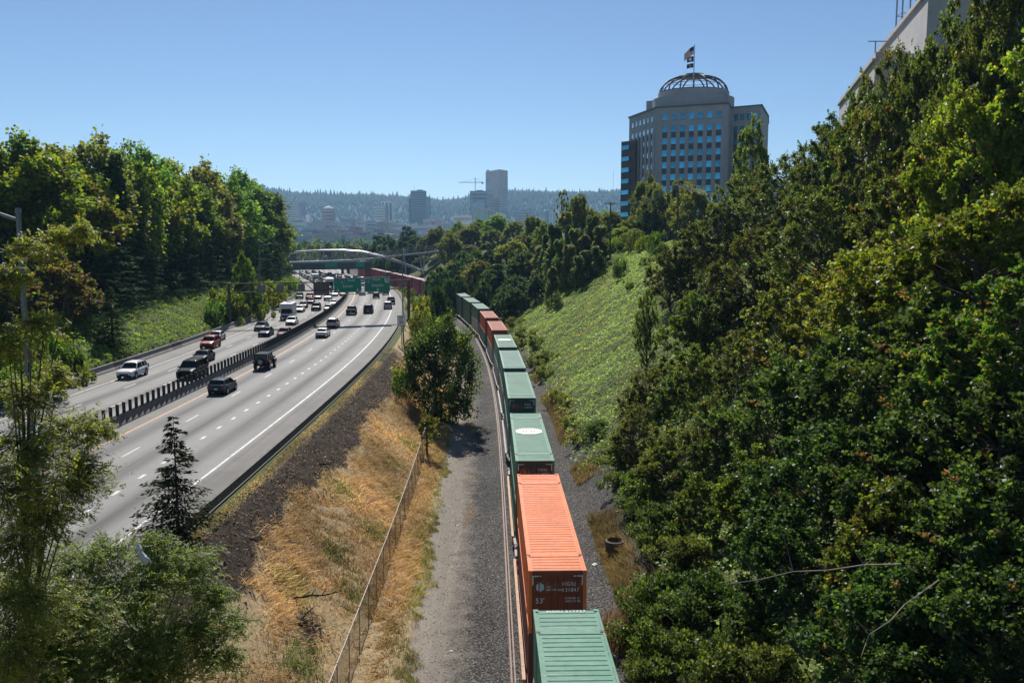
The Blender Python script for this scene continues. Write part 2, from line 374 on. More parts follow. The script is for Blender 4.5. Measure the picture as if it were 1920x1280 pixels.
# ------------------------------------------------------------------ highway
def strip(f, Y0, Y1, step, offs, z, latattr=False):
    Ys = np.arange(Y0, Y1 + 1e-6, step); V = []; lat = []
    for Y in Ys:
        for d in offs:
            x, y = off(f, Y, d); V.append((x, y, zroad(y) + z)); lat.append(d)
    k = len(offs); n = len(Ys); a = (np.arange(n - 1)[:, None] * k + np.arange(k - 1)).ravel()
    return np.array(V), np.stack([a, a + 1, a + k + 1, a + k], 1), np.array(lat)
def road_material():
    m, nt, b = material('carriageway')
    p = wpos(nt); lat = attr(nt, 'lat').outputs['Fac']
    mp = node(nt, 'ShaderNodeMapping', {'Vector': p, 'Scale': (1.0, .03, 1.0)})
    st = noise(nt, 1.3, 4, mp.outputs[0]); n1 = noise(nt, .25, 4, p); nf = noise(nt, 30, 3, p)
    # lane centre darkening from tyre and oil marks
    c = mth(nt, 'COSINE', mth(nt, 'MULTIPLY', mth(nt, 'SUBTRACT', lat, 3.25), 6.2832 / 3.55))
    osc = mth(nt, 'MULTIPLY', c, .5); osc = mth(nt, 'ADD', osc, .5)
    base = ramp(nt, nf, [(.3, (.165, .16, .156)), (.7, (.225, .22, .214))])
    dk = mth(nt, 'MULTIPLY', mth(nt, 'MULTIPLY', osc, osc), mth(nt, 'ADD', st, .15))
    t = mth(nt, 'SUBTRACT', 1.12, mth(nt, 'MULTIPLY', dk, 1.0))
    n4 = noise(nt, .06, 3, p); stain = ramp(nt, noise(nt, .8, 6, mp.outputs[0], .75), [(.5, 1.0), (.72, .72)])
    t = mth(nt, 'MULTIPLY', mth(nt, 'MULTIPLY', t, stain), mth(nt, 'ADD', mth(nt, 'ADD', mth(nt, 'MULTIPLY', n1, .35), mth(nt, 'MULTIPLY', n4, .3)), .72))
    base = mixc(nt, 1.0, base, node(nt, 'ShaderNodeCombineColor', {0: t, 1: t, 2: t}).outputs[0], 'MULTIPLY')
    sh = mth(nt, 'ADD', mth(nt, 'GREATER_THAN', lat, 12.6), mth(nt, 'LESS_THAN', lat, -11.1), clamp=True)
    sh2 = mth(nt, 'LESS_THAN', mth(nt, 'ABSOLUTE', lat), 1.75)
    shoulder = ramp(nt, n1, [(.3, (.115, .108, .1)), (.7, (.17, .158, .147))])
    col = mixc(nt, mth(nt, 'MULTIPLY', mth(nt, 'ADD', sh, sh2, clamp=True), .75), base, shoulder)
    nt.links.new(col, b.inputs['Base Color']); b.inputs['Roughness'].default_value = .82; b.inputs['Specular IOR Level'].default_value = .35
    bump(nt, b, nf, .25, .01)
road_material()
offs = [-14.6, -13, -12, -11.1, -10.6, -9.8, -9, -8.2, -7.4, -6.6, -5.8, -5, -4.2, -3.4, -2.6, -1.8, -1, 0, 1, 1.8, 2.6, 3.4, 4.2, 5, 5.8, 6.6, 7.4, 8.2, 9, 9.8, 10.6, 11.4, 12, 12.6, 13.2, 14, 15.3]
V, Fc, lat = strip(MED, -30, 690, 3, offs, 0)
road = link('highway_road', new_mesh('highway_road', V, Fc, ['carriageway'], smooth=True, fattrs=dict(lat=lat)), kind='structure')
def line(name, d, w, Y0, Y1, m, z=.005):
    V, Fc, _ = strip(MED, Y0, Y1, 3, [d - w / 2, d + w / 2], z)
    return link(name, new_mesh(name, V, Fc, [m]), road)
line('edge_line', 12.4, .16, -20, 640, 'road_white'); line('edge_line', -10.8, .15, -20, 640, 'road_white')
line('centre_line', 1.9, .15, -20, 640, 'road_yellow'); line('centre_line', -1.25, .15, -20, 640, 'road_yellow')
_dash = {}
def dashes(name, d, w, l, per, ph, Y0, Y1, curve_=MED):
    key = (w, l)
    if key not in _dash:
        _dash[key] = new_mesh(name, [(-w / 2, 0, 0), (w / 2, 0, 0), (w / 2, l, 0), (-w / 2, l, 0)], np.array([[0, 1, 2, 3]]), ['road_white'])
    me = _dash[key]; Y = ph
    while Y < Y1:
        if Y >= Y0:
            x, y = off(MED, Y, d)
            o = link(name, me, road, (x, y, zroad(y) + .006)); o.rotation_euler = (math.atan(-ROADG), 0, yaw(MED, Y))
        Y += per
# 63.2, 75.4 ... are the far ends of dashes in the photograph
dashes('lane_stripe', 4.95, .13, 3.05, 12.19, 58.9 - 12.19 * 3, 20, 330)
dashes('lane_stripe', -4.2, .13, 3.05, 12.19, 65.5, 60, 330)
dashes('lane_stripe', -7.5, .13, 3.05, 12.19, 64.0, 60, 330)
dashes('lane_dot', 8.45, .24, 1.0, 3.73, 27.2, 30, 270)
# rumble strip grooves on the shoulder, each a short dark bar
mb = MB().mat('concrete_dark')
for i in range(150):
    Y = 32 + i * .45
    x0, y0 = off(MED, Y, 12.85); x1, y1 = off(MED, Y, 13.2)
    mb.add([(x0, y0, zroad(y0) + .006), (x1, y1, zroad(y1) + .006), (x1, y1 + .18, zroad(y1) + .006), (x0, y0 + .18, zroad(y0) + .006)], [(0, 1, 2, 3)])
mb.build('rumble_strip', road, kind='stuff')

# ------------------------------------------------------------------ barriers
def section(f, d, Y, L, prof, z=0.0, y0off=0.015):
    """one precast barrier length: profile (lateral, up) swept along the curve"""
    mb = MB(); n = len(prof); vs = []
    for t in (y0off, L - y0off):
        for (a, h) in prof:
            x, y = off(f, Y + t, d + a); vs.append((x, y, zroad(y) + h + z))
    fs = [tuple(range(n)), tuple(range(2 * n - 1, n - 1, -1))] + [(n + i, n + (i + 1) % n, (i + 1) % n, i) for i in range(n)]
    return mb.add(vs, fs)
JERSEY = [(-.38, -.1), (-.38, .08), (-.2, .33), (-.1, .82), (.1, .82), (.2, .33), (.38, .08), (.38, -.1)]
median = thing('median_barrier', (0, 0, 0), 'concrete median barrier with upright dark glare paddles along its top', 'barrier')
Y = 40.0
while Y < 470:
    L = 6.0; section(MED, 0, Y, L, JERSEY).mat('concrete_dark').build('barrier_section', median).data.materials.append(MATS['concrete']); Y += L
pm = MB().mat('paddle'); pm.box((0, 0, .46), (.27, .06, .92)); pm.box((0, 0, .01), (.2, .1, .02)); pmesh = pm.mesh('glare_paddle')
def paddle_at(Y):
    x, y = off(MED, Y, 0); link('glare_paddle', pmesh, median, (x, y, zroad(y) + .80), yaw(MED, Y))
Y = 66.0; k = 0
while k < 170:
    paddle_at(Y); Y += 1.22; k += 1
V = []; rest = MB().mat('paddle')
while Y < 460:
    x, y = off(MED, Y, 0); rest.box((x, y, zroad(y) + 1.3), (.27, .06, .92)); Y += 1.22
rest.build('far_glare_paddles', median, kind='stuff')
SING = [(-.3, -.15), (-.3, .1), (-.12, .35), (-.06, .85), (.16, .85), (.2, -.15)]
rb = thing('shoulder_barrier', (0, 0, 0), 'low weathered concrete barrier between highway shoulder and burnt bank', 'barrier')
Y = 20.0
while Y < 470: section(MED, RB, Y, 4.0, [(a, h * .55) for a, h in SING]).mat('concrete_dark').build('barrier_section', rb); Y += 4.0
lb = thing('shoulder_barrier', (0, 0, 0), 'concrete barrier at the foot of the ivy slope beside oncoming lanes', 'barrier')
Y = 50.0
while Y < 470: section(MED, LB, Y, 4.0, [(-a, h) for a, h in SING][::-1]).mat('concrete' if int(Y / 4) % 5 else 'concrete_dark').build('barrier_section', lb); Y += 4.0

# ------------------------------------------------------------------ railway track
track = link('railway_track', None, kind='structure')
def swept(f, Y0, Y1, step, d, prof, z):
    Ys = np.arange(Y0, Y1 + .01, step); vs = []; n = len(prof)
    for Y in Ys:
        for a, h in prof:
            x, y = off(f, float(Y), d + a); vs.append((x, y, z + h))
    fs = [(i * n + k, i * n + (k + 1) % n, (i + 1) * n + (k + 1) % n, (i + 1) * n + k) for i in range(len(Ys) - 1) for k in range(n)]
    return MB().add(vs, fs)
RPROF = [(-.07, 0), (.07, 0), (.02, .03), (.02, .12), (.037, .13), (.037, .17), (-.037, .17), (-.037, .13), (-.02, .12), (-.02, .03)]
for d in (-.755, .755):
    mb = swept(RAIL, 10, 480, 3, d, RPROF, .29); mb.mats = ['rust_rail']; mb.build('rail', track)
tm = MB().mat('wood_tie').box((0, 0, 0), (2.75, .24, .22)).mesh('tie')
Y = 30.0; k = 0
while k < 230:
    x, y = off(RAIL, Y, 0); link('tie', tm, track, (x + random.uniform(-.05, .05), y, .20), yaw(RAIL, Y) + random.uniform(-.03, .03)); Y += .53; k += 1
# loose rails laid out beside the track
for dd, lab in ((-1.98, 'rusty loose rail lying on the ballast, outer of two beside the track'), (-1.82, 'rusty loose rail lying on the ballast, inner of two beside the track')):
    mb = swept(RAIL, 26, 300, 3, dd, RPROF, .2); mb.mats = ['rust_rail']
    mb.build('loose_rail', None, label=lab, category='rail', group='loose rails beside the track')
# ------------------------------------------------------------------ containers
def cpaint(name, col, rough=.5):
    m, nt, b = material(name)
    v = coords(nt); n1 = noise(nt, .6, 4, v); n2 = noise(nt, 7, 4, v)
    mp = node(nt, 'ShaderNodeMapping', {'Vector': v, 'Scale': (.6, 4.0, .8)}); n3 = noise(nt, 1.6, 4, mp.outputs[0])
    c = ramp(nt, n1, [(.3, tuple(x * .82 for x in col)), (.7, tuple(min(1, x * 1.12) for x in col))])
    g = sum(col) / 3; fade = tuple(min(1, .5 * x + .35 * g + .18) for x in col)
    c = mixc(nt, ramp(nt, n3, [(.56, 0.0), (.74, .6)]), c, fade)
    mp2 = node(nt, 'ShaderNodeMapping', {'Vector': v, 'Scale': (1.2, 6.0, 1.0)}); n5 = noise(nt, 2.6, 5, mp2.outputs[0], .7)
    c = mixc(nt, ramp(nt, n5, [(.64, 0.0), (.72, .55)]), c, (.62, .6, .57))
    mp3 = node(nt, 'ShaderNodeMapping', {'Vector': v, 'Scale': (3.0, 3.0, .25)}); n6 = noise(nt, 1.2, 5, mp3.outputs[0], .7)
    c = mixc(nt, ramp(nt, n6, [(.52, 0.0), (.74, .45)]), c, (.07, .05, .04))
    c = mixc(nt, ramp(nt, n2, [(.62, 0.0), (.75, .5)]), c, (.16, .09, .06))
    nt.links.new(c, b.inputs['Base Color']); b.inputs['Roughness'].default_value = .62; b.inputs['Specular IOR Level'].default_value = .22
cpaint('box_green', (.10, .255, .18)); cpaint('box_green_pale', (.14, .28, .235)); cpaint('box_green_deep', (.05, .135, .095)); cpaint('door_green_shade', (.05, .085, .07)); cpaint('door_orange_shade', (.27, .07, .035)); cpaint('door_rust_shade', (.26, .06, .035))
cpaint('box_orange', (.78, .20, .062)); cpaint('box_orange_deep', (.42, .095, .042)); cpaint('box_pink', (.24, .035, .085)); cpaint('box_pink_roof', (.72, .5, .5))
cpaint('box_grey', (.30, .31, .30)); cpaint('box_brown', (.17, .06, .045)); cpaint('sill_tan', (.5, .28, .16)); cpaint('sill_grey', (.32, .305, .30)); cpaint('sill_dark', (.06, .05, .05))
paint('letter_white', (.72, .72, .7), .6, wear=.15); paint('letter_red', (.55, .12, .1), .6, wear=.15); paint('letter_blue', (.45, .6, .66), .6); paint('seal_white', (.82, .80, .76), .6, wear=.12)
LC, WC, HC = 16.15, 2.59, 2.9
_cm = {}
def container_meshes(col, roofcol, fine):
    key = (col, roofcol, fine)
    if key in _cm: return _cm[key]
    L, w, h = LC / 2, WC / 2, HC
    # side and end shell: vertical corrugation
    b = MB().mat(col)
    n = 54 if fine else 20
    for sx in (-1, 1):
        ys = []; pitch = 2 * (L - .15) / n
        for i in range(n):
            y = -L + .15 + i * pitch
            ys += [(y, 0.0), (y + pitch * .35, 0.0), (y + pitch * .5, .03), (y + pitch * .85, .03)]
        ys.append((L - .15, 0.0))
        vs = []
        for (y, d) in ys: vs += [(sx * (w - .02 - d), y, .15), (sx * (w - .02 - d), y, h - .1)]
        fs = [((2 * i, 2 * i + 2, 2 * i + 3, 2 * i + 1) if sx > 0 else (2 * i, 2 * i + 1, 2 * i + 3, 2 * i + 2)) for i in range(len(ys) - 1)]
        b.add(vs, fs)
        b.box((sx * (w - .05), 0, .08), (.1, 2 * L - .3, .16)); b.box((sx * (w - .045), 0, h - .06), (.09, 2 * L - .3, .12))
        for y in (-L, L): b.box((sx * (w - .08), y * (1 - .075 / L), h / 2), (.16, .15, h))
        for y in (-6.1, 6.1): b.box((sx * (w - .01), y, h / 2), (.03, .16, h - .02))
    b.box((0, L - .04, h / 2), (2 * w - .32, .06, h - .04))                       # blind end
    b.box((0, 0, .1), (2 * w - .2, 2 * L - .3, .05))
    shell = b.mesh('shell')
    # roof: raised transverse ribs between side flanges
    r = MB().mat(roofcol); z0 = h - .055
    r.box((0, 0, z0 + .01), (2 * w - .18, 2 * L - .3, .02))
    zs = z0 + .02; pitch = .35
    ys = np.arange(-L + .45, L - .4, pitch)
    for y in ys:
        if min(abs(y - 6.1), abs(y + 6.1)) < .28: continue
        e = w - .2; yy = float(y)
        r.add([(-e, yy - .10, zs), (e, yy - .10, zs), (e, yy - .06, zs + .022), (-e, yy - .06, zs + .022), (-e, yy + .06, zs + .022), (e, yy + .06, zs + .022), (e, yy + .10, zs), (-e, yy + .10, zs)],
              [(0, 1, 2, 3), (3, 2, 5, 4), (4, 5, 6, 7), (0, 3, 4, 7), (1, 6, 5, 2)])
    for y in (-6.1, 6.1): r.box((0, y, zs + .01), (2 * w - .2, .36, .03))
    for y in (-L + .17, L - .17): r.box((0, y, zs), (2 * w - .3, .3, .03))
    roof = r.mesh('roof')
    # corner fittings
    k = MB().mat('box_brown').box((0, 0, 0), (.17, .17, .05)).mat('black').box((0, 0, .027), (.06, .1, .01)); k2 = MB().mat(roofcol).box((0, 0, 0), (.21, .19, .06))
    fit = (k.mesh('corner_fitting'), k2.mesh('corner_fitting'))
    # door leaf with a recessed frame
    dcol = {'box_green': 'door_green_shade', 'box_green_pale': 'door_green_shade', 'box_green_deep': 'door_green_shade', 'box_orange': 'door_orange_shade', 'box_orange_deep': 'door_rust_shade'}.get(col, col)  # browner door paint, with the shade of the end face put into its colour
    d = MB().mat(dcol); dw = w - .17
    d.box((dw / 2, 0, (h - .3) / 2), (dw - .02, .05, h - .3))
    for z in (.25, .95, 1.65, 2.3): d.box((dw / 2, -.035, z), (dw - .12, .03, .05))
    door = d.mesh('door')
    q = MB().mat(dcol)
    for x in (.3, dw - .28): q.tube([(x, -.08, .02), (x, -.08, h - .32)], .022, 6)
    bars = q.mesh('locking_bar')
    _cm[key] = (shell, roof, fit, door, bars); return _cm[key]
def header(col):
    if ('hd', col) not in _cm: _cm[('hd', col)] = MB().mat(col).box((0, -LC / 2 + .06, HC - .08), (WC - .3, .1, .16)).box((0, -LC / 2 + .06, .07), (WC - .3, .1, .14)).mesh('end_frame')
    return _cm[('hd', col)]
_mark = {}
def marks(key):
    if key in _mark: return _mark[key]
    m = MB()
    if key == 'dash':
        m.mat('letter_white')
        for sx in (-1, 1): m.box((sx * .93, 0, 2.66), (.42, .012, .05)); m.box((sx * 1.10, 0, 2.45), (.05, .012, .42))
        _mark[key] = m.mesh('reflective_tape')
    if key in ('hexblue', 'hexred'):
        m.mat('letter_blue' if key == 'hexblue' else 'letter_red')
        P = [(math.sin(R(60 * i)) * .2, math.cos(R(60 * i)) * .22) for i in range(6)]; Q = [(x * .62, y * .62) for x, y in P]
        m.add([(x, 0, y) for x, y in P], [(0, 1, 2, 3, 4, 5)]) ; m.mat('box_green_deep' if key == 'hexred' else 'letter_white')
        m.add([(x, -.004, y) for x, y in Q], [(0, 1, 2, 3, 4, 5)]); m.mat('letter_blue' if key == 'hexblue' else 'letter_red')
        for x in (-.05, .05): m.add([(x - .02, -.008, -.1), (x + .02, -.008, -.1), (x + .02, -.008, .1), (x - .02, -.008, .1)], [(0, 1, 2, 3)])
        m.add([(-.05, -.008, -.02), (.05, -.008, -.02), (.05, -.008, .02), (-.05, -.008, .02)], [(0, 1, 2, 3)])
        _mark[key] = m.mesh('logo')
    if key == 'seal':
        m.mat('seal_white'); m.prism([(-1.0, -.45), (-.45, -1.0), (.45, -1.0), (1.0, -.45), (1.0, .45), (.45, 1.0), (-.45, 1.0), (-1.0, .45)], 0, .004)
        m.mat('letter_red')
        for sx in (-1, 1):                                     # a double cross-barred block either side of a dash
            for x in (.2, .42): m.box((sx * x, 0, .007), (.12, .62, .004))
            for y in (-.2, .2): m.box((sx * .31, y, .007), (.4, .09, .004))
        m.box((0, 0, .007), (.16, .08, .004)); _mark[key] = m.mesh('roof_emblem')
    return _mark[key]
def container(Y, z, col, label, roofcol=None, fine=True, doors=True, logo=None, num=None, size53=False, seal=False, roofnum=None, X=None, rz=None, category='shipping container', group='containers on the train'):
    x = float(RAIL(Y)) if X is None else X; a = yaw(RAIL, Y) if rz is None else rz
    t = thing('shipping_container', (x, Y, z), label, category, a, group)
    sh, ro, fi, do, ba = container_meshes(col, roofcol or col, fine)
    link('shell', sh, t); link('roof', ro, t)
    if Y < 70:
        for sx in (-1, 1):
            for y in (-6.1, 6.1): link('corner_fitting', fi[0], t, (sx * (WC / 2 - .09), y, HC - .01))
            for y in (-LC / 2 + .09, LC / 2 - .09): link('corner_fitting', fi[1], t, (sx * (WC / 2 - .1), y, HC - .02))
    link('end_frame', header({'box_green': 'door_green_shade', 'box_orange': 'door_orange_shade', 'box_orange_deep': 'door_rust_shade'}.get(col, col)), t)  # end frame takes the same shade-darkened colour as the doors
    y = -LC / 2 + .045
    for s in (-1, 1):
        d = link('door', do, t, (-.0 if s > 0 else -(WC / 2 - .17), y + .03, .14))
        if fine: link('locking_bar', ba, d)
    if logo:
        yy = y - .03
        link('reflective_tape', marks('dash'), t, (0, y - .05, 0))
        link('logo', marks('hexblue' if logo == 'blue' else 'hexred'), t, (-.78, yy, 2.14))
        text('lettering', 'HUB\nGROUP, INC.', .13, 'letter_white' if logo == 'blue' else 'letter_red', t, (-.5, yy, 2.08), (R(90), 0, 0), 'LEFT')
        lm = 'letter_white'
        text('lettering', num[0], .235, lm, t, (.2, yy, 2.28), (R(90), 0, 0), 'LEFT', 1.15); text('lettering', num[1], .235, lm, t, (.2, yy, 2.0), (R(90), 0, 0), 'LEFT', 1.1)
        if size53:
            text('lettering', "53'", .34, lm, t, (-.98, yy, 1.5), (R(90), 0, 0), 'LEFT'); text('lettering', 'WARNING\nHIGH CUBE', .14, lm, t, (.3, yy, 1.55), (R(90), 0, 0), 'LEFT')
    if seal: link('roof_emblem', marks('seal'), t, (0, 1.0, HC + .002))
    if roofnum: text('lettering', roofnum, .24, 'letter_white', t, (0, LC / 2 - .2, HC + .003), (0, 0, 0), 'CENTER', 1.15)
    return t

# ------------------------------------------------------------------ well cars
def wellcar_proto(col, post):
    t = thing('well_car', (0, 0, 0), '', 'rail car', 0, 'well cars of the freight train')
    for s in (-1, 1):
        m = MB().mat(col); X = s * 1.47
        m.box((X, 0, 1.12), (.16, 15.2, .14)); m.box((X - s * .03, 0, .42), (.12, 15.2, .12)); m.box((X - s * .05, 0, .78), (.04, 15.2, .6))
        for i in range(11): m.box((X + s * .0, -7.2 + i * 1.44, .76), (.09, .1, .6))
        m.build('side_sill', t)
    for s in (-1, 1):
        m = MB().mat(post); m.box((0, s * 9.0, 1.0), (2.6, 2.2, .16)); m.box((0, s * 8.0, .8), (2.9, .5, .5)); m.box((0, s * 9.6, .85), (.5, 1.6, .3))
        for x in (-1.35, 1.35): m.box((x, s * 8.6, 1.12), (.16, 1.2, .2)); m.box((x, s * 9.7, 1.02), (.1, .5, .5))
        m.build('end_platform', t)
        k = MB().mat('rusty_steel')
        for x in (-1.0, 1.0): k.box((x, s * 9.0, .5), (.12, 2.3, .26))
        k.box((0, s * 9.0, .55), (1.9, .35, .22)); bg_ = k.build('bogie', t)
        for dy in (-.85, .85):
            w = MB().mat('rail_head')
            for x in (-.76, .76):
                w.tube([(x - .06, s * 9.0 + dy, .46 + .42), (x + .06, s * 9.0 + dy, .46 + .42)], .42, 14)
            w.V = [(a, b, c_) for a, b, c_ in w.V]; w.mat('rusty_steel').tube([(-.8, s * 9.0 + dy, .88), (.8, s * 9.0 + dy, .88)], .07, 8)
            w.build('wheelset', bg_)
        MB().mat('rusty_steel').box((0, s * 10.4, .8), (.3, 1.0, .25)).build('coupler', t)
    m = MB().mat('sill_dark'); m.box((0, 0, .3), (2.7, 14.8, .1)); m.build('well_floor', t)
    return t
wc_tan = wellcar_proto('sill_tan', 'sill_grey'); wc_grey = wellcar_proto('sill_grey', 'sill_dark'); wc_dark = wellcar_proto('sill_dark', 'sill_grey')
_usedwc = set()
TOP = 6.5
def car_and_boxes(i, Y, up, low, wc, uplabel, lowlabel, wclabel, **kw):
    p = {'tan': wc_tan, 'grey': wc_grey, 'dark': wc_dark}[wc]
    x = float(RAIL(Y)); a = yaw(RAIL, Y)
    if wc in _usedwc: t = copy_tree(p, (x, Y, 0), a)
    else: t = p; _usedwc.add(wc); t.location = (x, Y, 0); t.rotation_euler = (0, 0, a)
    t['label'] = wclabel
    lc = dict(fine=kw.get('fine', True)); container(Y, TOP - 2 * HC - .06, low, lowlabel, **lc)
    container(Y, TOP - HC, up, uplabel, **kw)
wl = lambda i, c: f'{c} well car carrying stacked containers, {ordn(i)} back along the train'
row = [
 (25.3, 'box_green', 'box_orange_deep', 'tan', 'green container with ribbed roof numbered 517727, front of the train', dict(roofnum='HGIU 517727', logo='blue', num=('HGIU', '517727'))),
 (45.54, 'box_orange', 'box_brown', 'tan', 'bright orange container with scuffed roof and numbered doors 631847', dict(logo='blue', num=('HGIU', '631847'), size53=True, roofcol='box_orange')),
 (64.98, 'box_green', 'box_green_deep', 'tan', 'green container with a white emblem on its roof, behind the bright orange one', dict(logo='red', num=('HGIU', '514357'), seal=True)),
 (88.23, 'box_green', 'box_grey', 'grey', 'green container with dark lettered doors, third green roof along the train', dict(logo='red', num=('HGIU', '505434'))),
 (107.38, 'box_green_pale', 'box_grey', 'grey', 'pale blue-green topped container between two greener ones', dict()),
 (126.81, 'box_green', 'box_grey', 'dark', 'green container with a white emblem on its roof, before the two rust-orange ones', dict(seal=True)),
 (149.48, 'box_orange_deep', 'box_grey', 'dark', 'rust-orange container, nearer of two along the curve', dict()),
 (172.07, 'box_orange_deep', 'box_green_deep', 'dark', 'rust-orange container, farther of two along the curve', dict()),
 (193.88, 'box_green_deep', 'box_grey', 'dark', 'dark green container just beyond the rust-orange pair', dict(roofcol='box_green_pale')),
 (213.6, 'box_green_deep', 'box_green_deep', 'dark', 'second dark green container beyond the rust-orange pair', dict(roofcol='box_green_pale')),
 (233.6, 'box_green_deep', 'box_green_deep', 'dark', 'third dark green container beyond the rust-orange pair', dict(roofcol='box_green_pale')),
 (253.0, 'box_green_deep', 'box_grey', 'dark', 'fourth dark green container beyond the rust-orange pair, half behind trees', dict(roofcol='box_green_pale')),
 (273.5, 'box_green_deep', 'box_grey', 'dark', 'fifth dark green container beyond the rust-orange pair', dict(roofcol='box_green_pale')),
 (294.0, 'box_green_deep', 'box_grey', 'dark', 'sixth dark green container beyond the rust-orange pair', dict(roofcol='box_green_pale')),
]
cn = {'box_green': 'green', 'box_green_deep': 'dark green', 'box_green_pale': 'pale green', 'box_grey': 'grey', 'box_brown': 'dark brown', 'box_orange_deep': 'rust-orange', 'box_orange': 'orange', 'box_pink': 'magenta'}
for i, (Y, up, low, wc, lab, kw) in enumerate(row):
    kw.setdefault('fine', Y < 130)
    car_and_boxes(i, Y, up, low, wc, lab, f'{cn[low]} lower container in the {ordn(i)} well car of the train', wl(i, {'tan': 'tan', 'grey': 'grey', 'dark': 'dark'}[wc]), **kw)
for k in range(11):
    Y = 313.5 + k * 18.2; i = len(row) + k
    fc = ['box_brown', 'box_pink', 'box_pink', 'box_brown', 'box_pink'][k % 5]
    car_and_boxes(i, Y, fc, 'box_pink', 'dark', f'{"dark red" if fc == "box_brown" else "magenta"} container, {ordn(k)} of the far magenta row beyond the sign gantry', f'magenta lower container, {ordn(k)} of the far magenta row', wl(i, 'dark'), roofcol='box_pink_roof', fine=False)
# ------------------------------------------------------------------ vehicles
def carpaint(name, col, metal=.0, rough=.34):
    m, nt, b = material(name)
    v = coords(nt); n1 = noise(nt, 2.0, 4, v)
    nt.links.new(ramp(nt, n1, [(.3, tuple(x * .88 for x in col)), (.7, tuple(min(1, x * 1.06) for x in col))]), b.inputs['Base Color'])
    b.inputs['Metallic'].default_value = metal; b.inputs['Roughness'].default_value = rough; b.inputs['Specular IOR Level'].default_value = .06 if max(col) < .13 and name != 'glass_dark' else .3; b.inputs['Coat Weight'].default_value = .0; b.inputs['Coat Roughness'].default_value = .06
CARCOL = {'white': (.74, .74, .73), 'black': (.012, .013, .015), 'dark grey': (.028, .03, .034), 'silver': (.42, .43, .44), 'grey': (.12, .125, .13), 'red': (.36, .018, .016), 'maroon': (.12, .012, .016), 'dark blue': (.016, .026, .06), 'blue': (.03, .09, .2), 'blue-grey': (.05, .065, .09), 'tan': (.3, .25, .18)}
for k, v in CARCOL.items(): carpaint('car_' + k, v, .3 if k in ('silver', 'grey') else 0)
carpaint('trim', (.018, .018, .019), 0, .55); carpaint('glass_dark', (.012, .015, .018), 0, .04); carpaint('alloy', (.45, .45, .46), .8, .3)
paint('lamp_red', (.45, .012, .01), .2, wear=.05); paint('lamp_clear', (.62, .64, .66), .12, wear=.05); paint('plate', (.6, .62, .62), .5, wear=.1)
def loft(mb, st, m):
    """st: stations (x, half-width, z0, z1, round). A closed body of rounded sections along x"""
    mb.mat(m); n = 10; vs = []
    for (x, w, z0, z1, cr) in st:
        h = z1 - z0
        half = [(w * .90, z0), (w * .99, z0 + h * .18), (w, z0 + h * .5), (w * .975, z0 + h * .82), (w * (.93 - cr * .1), z1 - h * .04), (w * (.70 - cr * .2), z1 + .01)]
        ring = half + [(-a, b) for a, b in half[::-1]]
        vs += [(x, a, b) for a, b in ring]; n = len(ring)
    fs = [(i * n + k, i * n + (k + 1) % n, (i + 1) * n + (k + 1) % n, (i + 1) * n + k) for i in range(len(st) - 1) for k in range(n)]
    fs = [f[::-1] for f in fs]
    fs += [tuple(range(n)), tuple((len(st) - 1) * n + k for k in range(n - 1, -1, -1))]
    mb.add(vs, fs)
# kind: length, width, height, clearance, wheel r, axle x (rear, front), body stations, cabin (x of: windscreen foot, roof front, roof rear, rear foot), belt z, roof half-width
CARS = {
 'sedan': dict(W=1.84, wr=.33, ax=(-1.38, 1.42), belt=.92, roof=1.45, cab=(1.05, .28, -.95, -1.75),
   st=[(-2.42, .66, .42, .80, .5), (-2.34, .80, .32, .97, .4), (-1.9, .90, .24, 1.02, .3), (-.8, .92, .2, .95, .2), (.5, .92, .2, .93, .2), (1.1, .92, .2, .92, .3), (1.8, .89, .22, .83, .5), (2.25, .80, .26, .72, .6), (2.42, .64, .34, .62, .7)]),
 'suv': dict(W=1.92, wr=.37, ax=(-1.4, 1.45), belt=1.08, roof=1.70, cab=(1.1, .38, -1.75, -2.15),
   st=[(-2.38, .76, .5, .98, .3), (-2.3, .87, .38, 1.12, .3), (-1.8, .95, .3, 1.12, .2), (-.5, .96, .28, 1.08, .2), (.6, .96, .28, 1.07, .2), (1.15, .95, .28, 1.07, .3), (1.85, .93, .3, 1.0, .45), (2.25, .86, .32, .90, .5), (2.40, .72, .4, .78, .6)]),
 'large suv': dict(W=2.02, wr=.40, ax=(-1.6, 1.6), belt=1.2, roof=1.92, cab=(1.25, .55, -2.25, -2.55),
   st=[(-2.75, .84, .5, 1.15, .2), (-2.68, .94, .4, 1.25, .2), (-2.0, 1.0, .32, 1.24, .2), (-.5, 1.01, .3, 1.2, .2), (.7, 1.01, .3, 1.19, .2), (1.3, 1.0, .3, 1.19, .3), (2.0, .98, .32, 1.13, .35), (2.45, .92, .34, 1.05, .4), (2.6, .80, .4, .95, .5)]),
 'hatchback': dict(W=1.82, wr=.33, ax=(-1.3, 1.35), belt=.96, roof=1.48, cab=(1.1, .3, -1.45, -2.05),
   st=[(-2.15, .70, .42, .92, .3), (-2.08, .82, .32, 1.02, .3), (-1.6, .90, .24, 1.02, .2), (-.6, .91, .2, .98, .2), (.5, .91, .2, .96, .2), (1.15, .90, .2, .95, .3), (1.7, .87, .22, .86, .5), (2.05, .78, .26, .74, .6), (2.2, .62, .34, .64, .7)]),
 'minivan': dict(W=1.98, wr=.35, ax=(-1.5, 1.55), belt=1.05, roof=1.75, cab=(1.55, .65, -2.15, -2.5),
   st=[(-2.55, .80, .45, 1.0, .3), (-2.48, .9, .34, 1.1, .2), (-1.8, .98, .26, 1.1, .2), (0, .99, .24, 1.06, .2), (1.2, .98, .24, 1.05, .3), (1.9, .95, .26, .98, .5), (2.35, .84, .3, .82, .6), (2.5, .66, .38, .7, .7)]),
}
